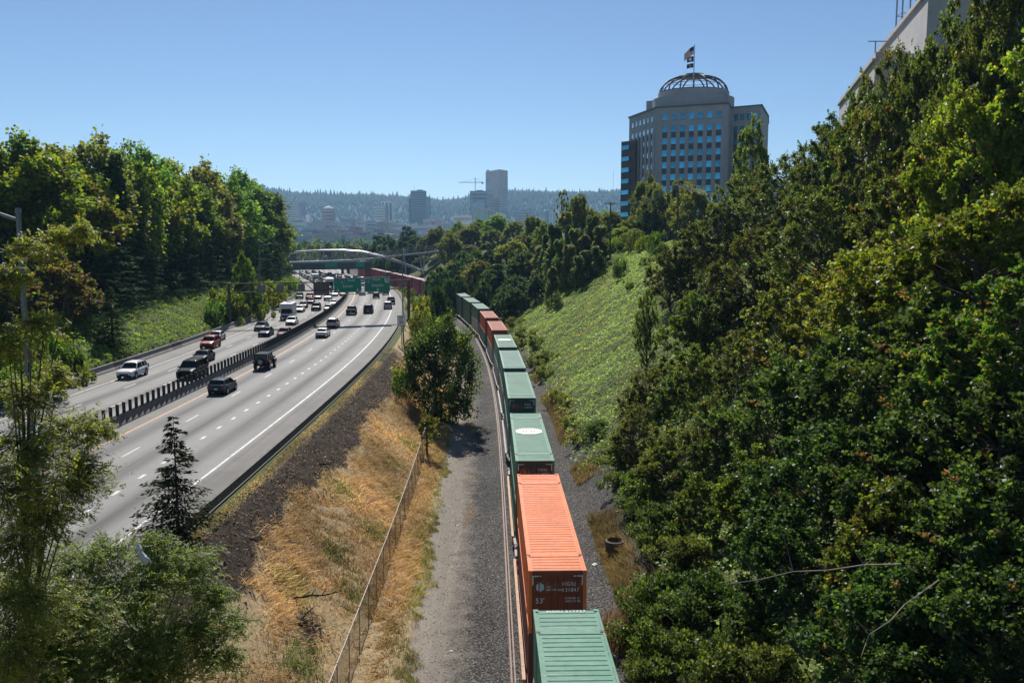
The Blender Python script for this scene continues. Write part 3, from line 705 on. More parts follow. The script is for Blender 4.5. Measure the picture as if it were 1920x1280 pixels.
def wheel_mesh(r, w):
    m = MB().mat('rubber').tube([(0, -w / 2, 0), (0, -w * .42, 0), (0, w * .42, 0), (0, w / 2, 0)], [r * .93, r, r, r * .93], 18); ty = m.mesh('tyre')
    m = MB().mat('alloy')
    for s in (-1, 1): m.disc((0, s * (w / 2 + .006), 0), r * .62, (0, s, 0), 14)
    m.mat('trim')
    for s in (-1, 1):
        for k in range(5):
            a = k * 1.2566; m.add([(math.cos(a - .22) * r * .2, s * (w / 2 + .01), math.sin(a - .22) * r * .2), (math.cos(a - .35) * r * .56, s * (w / 2 + .01), math.sin(a - .35) * r * .56), (math.cos(a + .35) * r * .56, s * (w / 2 + .01), math.sin(a + .35) * r * .56), (math.cos(a + .22) * r * .2, s * (w / 2 + .01), math.sin(a + .22) * r * .2)], [(0, 1, 2, 3)])
    return ty, m.mesh('rim')
def quadpart(name, pts, m, t, th=.012):
    a, b, c_, d = [Vector(p) for p in pts]; n = (b - a).cross(d - a).normalized() * th
    return MB().mat(m).add([a, b, c_, d, a - n, b - n, c_ - n, d - n], [(0, 1, 2, 3), (7, 6, 5, 4), (0, 4, 5, 1), (1, 5, 6, 2), (2, 6, 7, 3), (3, 7, 4, 0)]).build(name, t)
def add_wheels(t, d):
    ty, rim = wheel_mesh(d['wr'], .23)
    for x in d['ax']:
        for s in (-1, 1):
            w = link('wheel', ty, t, (x, s * (d['W'] / 2 - .105), d['wr'])); link('rim', rim, w)
def car_body(mb, d, body):
    loft(mb, d['st'], body)
    # wheel arches: dark lips
    mb.mat('trim')
    for x in d['ax']:
        for s in (-1, 1): mb.disc((x, s * (d['W'] / 2 + .012), d['wr'] + .02), d['wr'] + .07, (0, s, 0), 16)
    n0, n1 = d['st'][0], d['st'][-1]
    mb.box((n1[0] - .06, 0, n1[2] + .02), (.2, n1[1] * 2.1, .16)); mb.box((n0[0] + .08, 0, n0[2] - .02), (.2, n0[1] * 2.1, .2))
def cabin(t, mb, d, body):
    a, b, c_, e = d['cab']; zb, zr = d['belt'] - .02, d['roof']; wb = d['W'] / 2 * .90; wt = d['W'] / 2 * .72
    # roof panel, slightly domed
    mb.mat(body)
    rows = [(b + .06, zr - .05, .96), (b - .2, zr - .005, 1.0), ((b + c_) / 2, zr + .015, 1.0), (c_ + .2, zr - .01, 1.0), (c_ - .04, zr - .06, .96)]
    vs = []
    for x, z, k in rows: vs += [(x, -wt * k, z - .05), (x, -wt * k * .8, z), (x, 0, z + .02), (x, wt * k * .8, z), (x, wt * k, z - .05)]
    mb.add(vs, [(i * 5 + k, i * 5 + k + 1, (i + 1) * 5 + k + 1, (i + 1) * 5 + k) for i in range(4) for k in range(4)])
    zt = zr - .06
    for s in (-1, 1):
        mb.bar((a, s * wb, zb), (b, s * wt, zt), .09, .07); mb.bar((e, s * wb * .95, zb), (c_, s * wt, zt), .12, .07)
        mb.bar((b, s * wt, zt), (c_, s * wt, zt), .07, .06)
        xm = (b + c_) / 2 + .1; mb.bar((xm, s * (wb), zb), (xm, s * wt, zt), .07, .05)
        if d['roof'] > 1.6: xq = c_ + (b - c_) * .17; mb.bar((xq, s * wb, zb), (xq, s * wt, zt), .07, .05)
    # a dark floor of the cabin so that one does not look through
    mb.mat('trim').box(((a + e) / 2, 0, zb + .05), ((a - e) * .8, wb * 1.7, .1))
    i_ = .02
    quadpart('windscreen', [(a - .03, -wb + .04, zb), (a - .03, wb - .04, zb), (b, wt - .03, zt), (b, -wt + .03, zt)], 'glass_dark', t)
    quadpart('rear_window', [(e + .03, wb * .95 - .04, zb), (e + .03, -wb * .95 + .04, zb), (c_, -wt + .03, zt), (c_, wt - .03, zt)], 'glass_dark', t)
    for s in (-1, 1):
        p = [(a - .05, s * (wb - i_), zb), (e + .05, s * (wb * .96 - i_), zb), (c_, s * (wt - i_), zt), (b, s * (wt - i_), zt)]
        quadpart('side_window', p if s > 0 else p[::-1], 'glass_dark', t)
        MB().mat('trim').box((a - .18, s * (d['W'] / 2 + .07), d['belt'] + .06), (.1, .18, .13), taper=.8).build('mirror', t)
def lamps(t, d, tall=False):
    n1 = d['st'][-1]; n2 = d['st'][-2]; r1 = d['st'][0]; r2 = d['st'][1]
    for s in (-1, 1):
        MB().mat('lamp_clear').box((n2[0] + .06, s * (n1[1] * .92), n2[3] - .10), (.16, .30, .13), taper=.8).build('headlight', t)
        MB().mat('lamp_red').box((r2[0] - .03, s * (r1[1] * 1.02), r2[3] - (.22 if not tall else .1)), (.12, .26, .18 if not tall else .4), taper=.85).build('tail_light', t)
    MB().mat('plate').box((r1[0] - .02, 0, r1[2] + .22), (.03, .32, .16)).build('number_plate', t)
    MB().mat('trim').box((n1[0] - .01, 0, n1[2] + .2), (.06, n1[1] * 1.3, .14)).build('grille', t)
PROTO = {}
def make_car(kind):
    t = thing('car', (0, 0, 0), '', kind); t.name = {'sedan': 'sedan_car', 'suv': 'suv_car', 'large suv': 'large_suv', 'hatchback': 'hatchback_car', 'minivan': 'minivan'}.get(kind, kind)
    d = CARS[kind]; mb = MB(); car_body(mb, d, 'car_white'); cabin(t, mb, d, 'car_white')
    if kind in ('suv', 'large suv', 'minivan'):
        mb.mat('trim')
        for s in (-1, 1): mb.bar((d['cab'][1] - .2, s * d['W'] * .31, d['roof'] + .04), (d['cab'][2] + .1, s * d['W'] * .31, d['roof'] + .04), .04, .04)
    mb.build('body', t, smooth=False); add_wheels(t, d); lamps(t, d, kind in ('suv', 'large suv', 'minivan')); return t
def make_pickup():
    t = thing('pickup_truck', (0, 0, 0), '', 'pickup truck')
    d = dict(W=2.0, wr=.40, ax=(-1.75, 1.75), belt=1.2, roof=1.88, cab=(1.15, .45, -.95, -1.1),
      st=[(-2.85, .9, .55, 1.0, .1), (-2.8, .98, .5, 1.18, .1), (-1.1, 1.0, .45, 1.2, .1), (-.9, 1.0, .35, 1.2, .2), (.6, 1.0, .35, 1.2, .2), (1.2, 1.0, .35, 1.2, .3), (2.2, .97, .38, 1.15, .3), (2.6, .9, .42, 1.05, .4), (2.72, .8, .48, .95, .4)])
    mb = MB(); car_body(mb, d, 'car_white'); cabin(t, mb, d, 'car_white')
    mb.build('body', t); MB().mat('trim').box((-1.95, 0, 1.20), (1.6, 1.7, .06)).build('cargo_bed', t); add_wheels(t, d); lamps(t, d, True); return t
def make_jeep():
    t = thing('off_road_car', (0, 0, 0), '', 'off-road car'); mb = MB().mat('car_white')
    mb.box((-.35, 0, .86), (3.1, 1.56, .62)); mb.box((1.55, 0, .92), (1.0, 1.28, .5), taper=.96); mb.box((2.05, 0, .92), (.08, 1.2, .52))
    for x in (-1.22, 1.32):
        for s in (-1, 1):
            mb.add([(x - .62, s * .70, .80), (x - .42, s * .70, 1.02), (x + .42, s * .70, 1.02), (x + .66, s * .70, .78), (x - .62, s * .98, .78), (x - .42, s * .98, .99), (x + .42, s * .98, .99), (x + .66, s * .98, .76)], [(0, 1, 5, 4), (1, 2, 6, 5), (2, 3, 7, 6), (4, 5, 6, 7)])
    mb.mat('trim').box((2.2, 0, .62), (.25, 1.7, .2)); mb.box((-2.0, 0, .62), (.22, 1.6, .2))
    mb.box((-.55, 0, 1.24), (2.6, 1.35, .1))
    mb.mat('car_white')
    for x, x2 in ((.95, .62), (-.05, -.05), (-.95, -.95), (-1.85, -1.78)):
        for s in (-1, 1): mb.bar((x, s * .74, 1.15), (x2, s * .66, 1.84), .09, .08)
    mb.box((-.6, 0, 1.87), (2.5, 1.42, .09)); mb.build('body', t)
    quadpart('windscreen', [(.93, -.72, 1.17), (.93, .72, 1.17), (.62, .64, 1.82), (.62, -.64, 1.82)], 'glass_dark', t)
    quadpart('rear_window', [(-1.88, .7, 1.17), (-1.88, -.7, 1.17), (-1.82, -.62, 1.82), (-1.82, .62, 1.82)], 'glass_dark', t)
    for s in (-1, 1):
        p = [(.9, s * .72, 1.17), (-1.85, s * .72, 1.17), (-1.8, s * .64, 1.82), (.62, s * .64, 1.82)]; quadpart('side_window', p if s > 0 else p[::-1], 'glass_dark', t)
        MB().mat('trim').box((.85, s * .95, 1.28), (.1, .2, .2)).build('mirror', t)
        MB().mat('lamp_clear').tube([(2.07, s * .42, .98), (2.12, s * .42, .98)], .11, 12).build('headlight', t)
        MB().mat('lamp_red').box((-1.92, s * .68, .98), (.08, .14, .22)).build('tail_light', t)
    ty, rim = wheel_mesh(.42, .27)
    for x in (-1.22, 1.32):
        for s in (-1, 1): w = link('wheel', ty, t, (x, s * .80, .42)); link('rim', rim, w)
    w = link('spare_wheel', ty, t, (-2.06, .0, 1.02)); w.rotation_euler = (0, 0, R(90)); link('rim', rim, w)
    return t
def make_motorhome():
    t = thing('motorhome', (0, 0, 0), '', 'motorhome'); mb = MB().mat('car_white')
    mb.prism([(-4.2, .55), (1.0, .55), (1.0, 2.1), (2.1, 2.2), (2.35, 2.6), (2.1, 3.15), (-4.15, 3.2)], -1.2, 1.2, Matrix.Rotation(R(90), 4, 'X'))
    mb.mat('grey_band' if 'grey_band' in MATS else 'car_grey').box((-1.6, 0, 1.15), (5.1, 2.43, .3)); mb.build('body', t)
    c = MB(); loft(c, [(.9, .98, .45, 1.35, .1), (1.9, .98, .42, 1.32, .2), (2.7, .94, .42, 1.2, .3), (3.0, .85, .45, 1.05, .4)], 'car_white'); c.mat('trim').box((3.0, 0, .75), (.14, 1.5, .4)); c.build('cab', t)
    quadpart('windscreen', [(2.15, -.92, 1.3), (2.15, .92, 1.3), (1.6, .85, 2.12), (1.6, -.85, 2.12)], 'glass_dark', t)
    for s in (-1, 1):
        p = [(2.1, s * .97, 1.32), (1.0, s * .99, 1.35), (1.0, s * .93, 2.1), (1.6, s * .86, 2.1)]; quadpart('side_window', p if s > 0 else p[::-1], 'glass_dark', t)
        MB().mat('glass_dark').box((-1.5, s * 1.205, 2.2), (1.3, .02, .6)).build('side_window', t)
        MB().mat('trim').box((2.0, s * 1.2, 1.6), (.15, .22, .4)).build('mirror', t)
        MB().mat('lamp_clear').box((2.93, s * .72, .95), (.12, .3, .2)).build('headlight', t); MB().mat('lamp_red').box((-4.2, s * 1.0, 1.0), (.05, .2, .3)).build('tail_light', t)
    MB().mat('white_paint').box((-2.2, 0, 3.3), (1.1, .9, .24), taper=.8).build('roof_unit', t)
    ty, rim = wheel_mesh(.4, .28)
    for x in (-2.2, 2.1):
        for s in (-1, 1): w = link('wheel', ty, t, (x, s * .95, .4)); link('rim', rim, w)
    return t
def make_boxtruck():
    t = thing('box_truck', (0, 0, 0), '', 'truck'); MB().mat('white_paint').box((-1.2, 0, 2.25), (5.4, 2.4, 2.5)).build('cargo_box', t)
    c = MB(); loft(c, [(1.4, 1.0, .6, 1.5, .1), (2.4, 1.0, .55, 1.45, .2), (3.1, .95, .5, 1.35, .3), (3.35, .85, .55, 1.2, .3)], 'car_white'); c.mat('car_white').box((1.85, 0, 2.2), (.75, 1.85, .12)); c.mat('trim').box((-.5, 0, .75), (6.4, 1.0, .3)); c.build('cab', t)
    quadpart('windscreen', [(2.55, -.92, 1.45), (2.55, .92, 1.45), (2.2, .86, 2.16), (2.2, -.86, 2.16)], 'glass_dark', t)
    for s in (-1, 1):
        p = [(2.5, s * .96, 1.45), (1.5, s * .97, 1.5), (1.5, s * .9, 2.16), (2.2, s * .88, 2.16)]; quadpart('side_window', p if s > 0 else p[::-1], 'glass_dark', t)
    ty, rim = wheel_mesh(.45, .3)
    for x in (-2.3, 2.3):
        for s in (-1, 1): w = link('wheel', ty, t, (x, s * .95, .45)); link('rim', rim, w)
    return t
for k in CARS: PROTO[k] = make_car(k)
PROTO['pickup'] = make_pickup(); PROTO['off-road'] = make_jeep(); PROTO['motorhome'] = make_motorhome(); PROTO['truck'] = make_boxtruck()
_usedp = set()
def put_car(kind, colour, X, Y, away, label, group, bed=None):
    """away: drives the way the camera looks"""
    base = yaw(MED, Y); rz = base + (R(90) if away else R(-90))
    p = PROTO[kind]
    if kind in _usedp: o = copy_tree(p)
    else: o = p; _usedp.add(kind)
    z = float(zroad(Y)) + .006
    o.location = (X, Y, z); o.rotation_euler = (0, math.atan(ROADG) * (1 if away else -1), rz); o['label'] = label; o['group'] = group
    for ch in KIDS[o.name]:
        if ch.type == 'MESH' and ch.name.split('.')[0] in ('body', 'cab'):
            for sl in ch.material_slots:
                if sl.material and sl.material.name == 'car_white': sl.link = 'OBJECT'; sl.material = MATS['car_' + colour]
                elif sl.link == 'OBJECT' and sl.material and sl.material.name.startswith('car_'): sl.material = MATS['car_' + colour]
    return o
ONC, AWY = 'cars coming towards the camera', 'cars driving away from the camera'
cars_in = [
 (233, 712, 'suv', 'white', 'white SUV alone in the outer oncoming lane beside the ivy bank'),
 (347, 712, 'large suv', 'black', 'big black SUV passing the glare paddles of the median'),
 (370, 682, 'sedan', 'dark grey', 'dark grey car right behind the big black SUV'),
 (385, 655, 'suv', 'red', 'red SUV with a silver sedan tucked behind it'),
 (397, 641, 'sedan', 'silver', 'silver sedan directly behind the red SUV'),
 (484, 621, 'sedan', 'dark grey', 'dark grey sedan beside a dark blue one in the gantry shadow'),
 (492, 632, 'sedan', 'dark blue', 'dark blue sedan with glinting bonnet just past the gantry shadow'),
 (527, 634, 'sedan', 'maroon', 'dark red sedan close to the median just past the gantry shadow'),
 (534, 600, 'motorhome', 'white', 'white motorhome with overhanging cab under the gantry'),
 (542, 610, 'sedan', 'white', 'white sedan just ahead of the motorhome'),
 (558, 586, 'sedan', 'white', 'white sedan following behind the motorhome'),
 (565, 578, 'sedan', 'black', 'black sedan behind two white ones near the ivy bank'),
 (589, 583, 'suv', 'dark grey', 'dark grey SUV in the middle oncoming lane beyond the motorhome'),
 (612, 584, 'sedan', 'grey', 'grey sedan with glaring windscreen beside the median bend'),
 (622, 574, 'sedan', 'white', 'white sedan close to the median bend'),
 (579, 570, 'sedan', 'maroon', 'maroon sedan, lower of two in the outer oncoming lane under the gantry'),
 (577, 562, 'suv', 'maroon', 'maroon SUV, upper of two in the outer oncoming lane under the gantry'),
 (593, 561, 'sedan', 'red', 'bright red sedan in the middle oncoming lane under the gantry'),
 (612, 564, 'pickup', 'silver', 'silver pickup below the back of the grey sign'),
 (558, 561, 'suv', 'black', 'black SUV standing on the shoulder by the ivy bank'),
 (640, 555, 'sedan', 'maroon', 'dark red sedan below the Salem sign'),
 (625, 556, 'hatchback', 'white', 'small white car below the Salem sign edge'),
]
for x, y, k, c, lab in cars_in:
    p = onroad(x, y); put_car(k, c, p.x, p.y + 2.2, False, lab, ONC)
cars_out = [
 (404, 742, 'hatchback', 'blue-grey', 'dark blue-grey hatchback with brake lights in the lane by the yellow line'),
 (487, 695, 'off-road', 'black', 'black boxy off-roader with spare wheel beside the median'),
 (600, 634, 'sedan', 'white', 'white sedan close behind a silver SUV in the near carriageway'),
 (620, 616, 'suv', 'silver', 'silver SUV crossing the gantry shadow'),
 (656, 591, 'pickup', 'dark grey', 'dark pickup next to the yellow line below the Salem sign'),
 (688, 588, 'large suv', 'blue-grey', 'tall blue-grey van below the Seattle sign'),
 (725, 580, 'suv', 'silver', 'silver SUV in the outer lane by the speed limit sign'),
 (731, 571, 'pickup', 'black', 'black pickup just ahead of the silver SUV in the outer lane'),
 (703, 560, 'suv', 'dark grey', 'dark SUV in the middle lane below the Seattle sign'),
 (677, 554, 'sedan', 'blue', 'blue sedan showing between the two green signs'),
 (721, 553, 'suv', 'black', 'black SUV half hidden by the edge of the Seattle sign'),
]
for x, y, k, c, lab in cars_out:
    p = onroad(x, y); put_car(k, c, p.x, p.y + 2.2, True, lab, AWY)
rj = random.Random(11); n = 0
mix = ['white'] * 5 + ['silver'] * 3 + ['black'] * 3 + ['grey'] * 3 + ['dark grey'] * 2 + ['red', 'maroon', 'maroon', 'dark blue', 'blue', 'tan']
LN = {-9.1: 'outer', -5.85: 'middle', -2.7: 'inner'}
for d in (-9.1, -5.85, -2.7):
    Y = 262 + rj.uniform(0, 6); i = 0
    while Y < 470:
        x, y = off(MED, Y, d + rj.uniform(-.25, .25)); k = rj.choice(['sedan', 'suv', 'sedan', 'suv', 'hatchback', 'minivan', 'pickup', 'large suv']); c = rj.choice(mix)
        if rj.random() < .04: k = 'truck'
        put_car(k, c, x, y, False, f'{c} {k} in the far jam, {ordn(i)} along the {LN[d]} oncoming lane', 'cars in the far traffic jam')
        Y += rj.uniform(6.6, 9.4); i += 1
LN = {3.4: 'inner', 6.7: 'middle', 10.4: 'outer'}
for d in LN:
    Y = 268 + rj.uniform(0, 16); i = 0
    while Y < 430:
        x, y = off(MED, Y, d + rj.uniform(-.25, .25)); k = rj.choice(['sedan', 'suv', 'sedan', 'minivan', 'large suv']); c = rj.choice(mix)
        put_car(k, c, x, y, True, f'{c} {k} far off, {ordn(i)} beyond the signs in the {LN[d]} departing lane', 'far cars driving away')
        Y += rj.uniform(14, 34); i += 1
# ------------------------------------------------------------------ sign gantry
paint('sign_green', (.01, .29, .17), .4, wear=.08); paint('sign_blue', (.04, .13, .45), .4); paint('sign_red', (.4, .03, .04), .4); paint('sign_white', (.75, .76, .75), .4, wear=.04); paint('sign_back', (.20, .2, .2), .5, .4, wear=.2)
A = Vector((-50.2, 155.3, 0)); B = Vector((-20.0, 169.2, 0)); gy = math.atan2(B.y - A.y, B.x - A.x); GL = (B - A).length
gan = thing('sign_gantry', A, 'rusty brown truss sign gantry spanning the highway', 'gantry', gy)
zl, zr_ = float(zroad(A.y)), float(zroad(B.y)); zc0, zc1 = 11.75, 13.3
for x, zb in ((0, zl), (GL, zr_)):
    MB().mat('rusty_steel').box((x, 0, (zb - .5 + zc1 + .2) / 2), (.45, .5, zc1 - zb + .7)).box((x, 0, zb + .1), (.8, .8, .5)).build('post', gan)
for y in (-.6, .6):
    for z in (zc0, zc1): MB().mat('rusty_steel').box((GL / 2, y, z), (GL + .6, .16, .16)).build('chord', gan)
nb = 20
for i in range(nb):
    x0, x1 = i * GL / nb, (i + 1) * GL / nb
    m = MB().mat('rusty_steel')
    for y in (-.6, .6): m.bar((x0, y, zc0 if i % 2 else zc1), (x1, y, zc1 if i % 2 else zc0), .08)
    m.bar((x0, -.6, zc1), (x1, .6, zc1), .07); m.bar((x1, -.6, zc0), (x1, .6, zc0), .07); m.build('brace', gan)
for i, x in enumerate((5.5, 8.8, 12.6)): MB().mat('sign_back').box((x, -.78, 12.4), (1.25, .2, 1.3)).build('control_box', gan)
MB().mat('rusty_steel').box((GL * .62, -1.25, 11.0), (15, .9, .08)).build('catwalk', gan)
def gpt(px, py, dy=-.9):                  # photograph point to gantry-local x and z
    best = None
    for k in range(400):
        x = k / 400 * GL; p = A + Vector((math.cos(gy) * x - math.sin(gy) * dy, math.sin(gy) * x + math.cos(gy) * dy, 0)); q = at(px, py, p.y)
        if best is None or abs(q.x - p.x) < best[0]: best = (abs(q.x - p.x), x, q.z)
    return best[1], best[2]
def sign(x0, x1, y0, y1, label, name='road_sign'):
    (a, zt), (b, _), (_, zb) = gpt(x0, y0), gpt(x1, y0), gpt((x0 + x1) / 2, y1)
    p = A + Vector((math.cos(gy) * (a + b) / 2 - math.sin(gy) * -.95, math.sin(gy) * (a + b) / 2 + math.cos(gy) * -.95, zb))
    t = thing(name, p, label, 'road sign', gy); return t, b - a, zt - zb
def shield(t, x, z, s):
    m = MB().mat('sign_white'); P = [(-.5, .42), (-.25, .5), (0, .44), (.25, .5), (.5, .42), (.56, .1), (.4, -.3), (0, -.56), (-.4, -.3), (-.56, .1)]
    m.add([(x + a * s, -.085, z + b * s) for a, b in P], [tuple(range(10))]); m.mat('sign_blue').add([(x + a * s * .92, -.092, z + (b - .02) * s * .92) for a, b in P], [tuple(range(10))])
    Q = [(-.5, .42), (-.25, .5), (0, .44), (.25, .5), (.5, .42), (.55, .2), (-.55, .2)]; m.mat('sign_red').add([(x + a * s * .92, -.098, z + (b - .02) * s * .92) for a, b in Q], [tuple(range(7))]); m.build('route_shield', t)
    text('lettering', '5', s * .72, 'sign_white', t, (x, -.104, z - .14 * s), (R(90), 0, 0))
def arrow(t, x, z, s):
    MB().mat('sign_white').add([(x + a * s, -.09, z + b * s) for a, b in [(-.09, .5), (.09, .5), (.09, -.05), (.45, .12), (.45, -.1), (0, -.5), (-.45, -.1), (-.45, .12), (-.09, -.05)]], [(0, 8, 2, 1), (8, 7, 6, 5), (8, 5, 2), (2, 5, 4, 3)]).build('arrow', t)
def panel(t, w, h):
    MB().mat('sign_white').box((0, 0, h / 2), (w, .1, h)).mat('sign_back').box((0, .06, h / 2), (w - .02, .04, h - .02)).build('border', t)
    MB().mat('sign_green').box((0, -.05, h / 2), (w - .1, .06, h - .1)).build('panel', t)
up = (R(90), 0, 0)
t, w, h = sign(626, 677, 521, 548, 'green overhead sign reading South Salem with two down arrows'); panel(t, w, h)
shield(t, -w * .2, h * .77, h * .33); text('lettering', 'South', h * .22, 'sign_white', t, (w * .13, -.09, h * .83), up); text('lettering', 'Salem', h * .27, 'sign_white', t, (-w * .0, -.09, h * .42), up, spacing=1.15)
arrow(t, -w * .36, h * .17, h * .24); arrow(t, w * .36, h * .17, h * .24)
t, w, h = sign(683, 731, 520, 547, 'green overhead sign reading North Seattle with one down arrow and a white route shield'); panel(t, w, h)
shield(t, -w * .36, h * .77, h * .33); text('lettering', 'North', h * .22, 'sign_white', t, (-w * .03, -.09, h * .85), up); text('lettering', 'Seattle', h * .27, 'sign_white', t, (w * .0, -.09, h * .45), up, spacing=1.1); arrow(t, w * .01, h * .17, h * .24)
P = [(-.5, .5), (-.2, .42), (.2, .42), (.5, .5), (.52, 0), (.35, -.45), (0, -.55), (-.35, -.45), (-.52, 0)]
MB().mat('sign_white').add([(w * .37 + a * h * .3, -.085, h * .77 + b * h * .3) for a, b in P], [tuple(range(9))]).build('route_shield', t); text('lettering', '30', h * .2, 'black', t, (w * .37, -.092, h * .77), up)
t, w, h = sign(591, 622, 529, 553, 'back of a grey sign panel facing the oncoming lanes', 'road_sign')
t.location += Vector((-math.sin(gy) * 1.9, math.cos(gy) * 1.9, 0)); MB().mat('sign_back').box((0, 0, h / 2), (w, .08, h)).build('panel', t)
for k in range(4): MB().mat('rusty_steel').box((-w * .4 + w * .27 * k, -.07, h / 2), (.08, .06, h)).build('stiffener', t)

# ------------------------------------------------------------------ speed limit sign, light poles, utility poles
t = thing('speed_limit_sign', (-17.0, 134.0, ground_z(-17.0, 134.0)), 'white speed limit 50 sign on a post beside the burnt bank', 'road sign')
MB().mat('steel').box((0, 0, 2.1), (.12, .12, 4.4)).build('post', t)
MB().mat('sign_white').box((0, -.09, 3.75), (1.25, .03, 1.55)).build('panel', t)
m = MB().mat('black')
for z in (3.02, 4.48): m.box((0, -.108, z), (1.15, .006, .02))
for x in (-.58, .58): m.box((x, -.108, 3.75), (.02, .006, 1.46))
m.build('border', t)
text('lettering', 'SPEED', .27, 'black', t, (0, -.108, 4.29), up); text('lettering', 'LIMIT', .27, 'black', t, (0, -.108, 4.02), up); text('lettering', '50', .66, 'black', t, (0, -.108, 3.45), up)
paint('pole_grey', (.19, .205, .215), .55, .3, wear=.2)
def lightpole(X, Y, z0, z1, arm, label, r=.095):
    t = thing('street_lamp', (X, Y, z0), label, 'street lamp', 0, 'lamp posts along the highway'); h = z1 - z0
    MB().mat('pole_grey').tube([(0, 0, -.4), (0, 0, h * .5), (0, 0, h)], [r * 1.35, r * 1.05, r * .8], 10).build('pole', t)
    MB().mat('pole_grey').tube([(0, 0, h), (0, 0, h + .16)], [r * 1.1, r * .9], 10).build('cap', t)
    if arm:
        MB().mat('pole_grey').tube([(0, 0, h - .25), (arm * .45, 0, h + .25), (arm, 0, h + .42)], [r * .6, r * .5, r * .4], 8).build('arm', t)
        MB().mat('pole_grey').box((arm * 1.14, 0, h + .42), (abs(arm) * .32, .3, .16), taper=.75).build('lamp_head', t)
    return t
lightpole(-16.75, 30.0, ground_z(-16.75, 30.0), 22.0, -3.2, 'tall grey lamp post rising through the locust leaves at the edge of the frame', .105)
lightpole(-17.0, 136.2, ground_z(-17.0, 136.2), 21.6, -2.8, 'lamp post right behind the speed limit sign')
lightpole(-50.6, 176, zroad(176), at(479, 461, 176).z, 2.6, 'lamp post by the ivy bank behind the gantry')
lightpole(*[float(v) for v in (lambda p: (p[0], p[1]))(off(MED, 330, 16.2))], zroad(330), at(730, 462, 330).z, -2.8, 'lamp post standing before the magenta containers')
lightpole(*off(MED, 262, 16.4), zroad(262), at(767, 452, 262).z, -2.8, 'slim lamp post seen just beside the gantry upright')
lightpole(*off(MED, 340, -15.6), zroad(340), at(545, 474, 340).z, 2.6, 'lamp post against the dark end of the tree belt')
lightpole(-62.5, 108, ground_z(-62.5, 108), at(18, 468, 108).z, 0, 'thin bare grey pole among the rusty trees')
def utilpole(X, Y, ztop, label, arm=True, dead=False):
    z0 = ground_z(X, Y); t = thing('utility_pole', (X, Y, z0), label, 'utility pole', 0, 'utility poles on the bluff'); h = ztop - z0
    MB().mat('bark').tube([(0, 0, -.5), (0, 0, h)], [.2, .14], 8).build('pole', t)
    if arm:
        MB().mat('bark').box((0, 0, h - .4), (2.6, .12, .14)).build('crossarm', t)
        for x in (-1.15, -.5, .5, 1.15): MB().mat('sign_white').tube([(x, 0, h - .33), (x, 0, h - .1)], .05, 6).build('insulator', t)
    return Vector((X, Y, ztop))
u1 = at(1145, 379, 205); P1 = utilpole(u1.x, u1.y, u1.z, 'utility pole with crossarm standing over the ivy-clad trees')
u2 = at(1272, 344, 190); P2 = utilpole(u2.x, u2.y, u2.z, 'utility pole with crossarm below the domed building')
u3 = at(989, 402, 290); P3 = utilpole(u3.x, u3.y, u3.z, 'bare wooden pole amid the trees beyond the ivy slope', False)
u4 = at(840, 452, 420); P4 = utilpole(u4.x, u4.y, u4.z, 'short pole beside the footbridge ramp', False)
P0 = Vector(at(1420, 362, 150))
def wire(a, b, sag, lab):
    pts = [a.lerp(b, i / 12) - Vector((0, 0, sag * 4 * (i / 12) * (1 - i / 12))) for i in range(13)]
    MB().mat('galvanised').tube(pts, .022, 4, False).build('power_line', None, label=lab, category='power line', group='power lines on the bluff')
for k, x in enumerate((-1.15, -.5, .5, 1.15)):
    wire(P1 + Vector((x, 0, -.1)), P2 + Vector((x, 0, -.1)), 1.6, f'power line sagging between the two crossarm poles, {ordn(k)} strand')
    wire(P2 + Vector((x, 0, -.1)), P0 + Vector((x * .6, 0, -.1)), 1.2, f'power line running from the pole below the domed building into the trees, {ordn(k)} strand')

# ------------------------------------------------------------------ chain-link fence
paint('fence_rail', (.38, .36, .33), .6, .2, wear=.2); paint('chain', (.20, .17, .145), .6, .3, wear=.2)
fen = thing('chain_link_fence', (0, 0, 0), 'long chain-link fence with pale top rail between dry grass and gravel track', 'fence')
FY = np.arange(22.0, 104.1, 3.0)
def fz(Y): return ground_z(float(FENCE(Y)), float(Y))
top = [(float(FENCE(Y)), float(Y), fz(Y) + 1.65) for Y in FY]
MB().mat('fence_rail').tube(top, .026, 6).build('top_rail', fen)
pmz = MB().mat('fence_rail').tube([(0, 0, -.3), (0, 0, 1.7)], .03, 6).mesh('fence_post')
for p in top: link('fence_post', pmz, fen, (p[0], p[1], p[2] - 1.65))
m = MB().mat('chain'); L0 = 22.0
for i in range(int((FY[-1] - 22) / .075)):
    Y = 22 + i * .075
    for s in (-1, 1):
        Y2 = min(max(Y + s * 1.58, 22), FY[-1]); z0 = fz(Y); 
        a = Vector((float(FENCE(Y)), Y, z0 + .04)); b = Vector((float(FENCE(Y2)), Y2, fz(Y2) + .04 + abs(Y2 - Y))); d = Vector((0, 0, .02))
        m.add([a, b, b + d, a + d], [(0, 1, 2, 3)])
m.build('wire_mesh', fen)

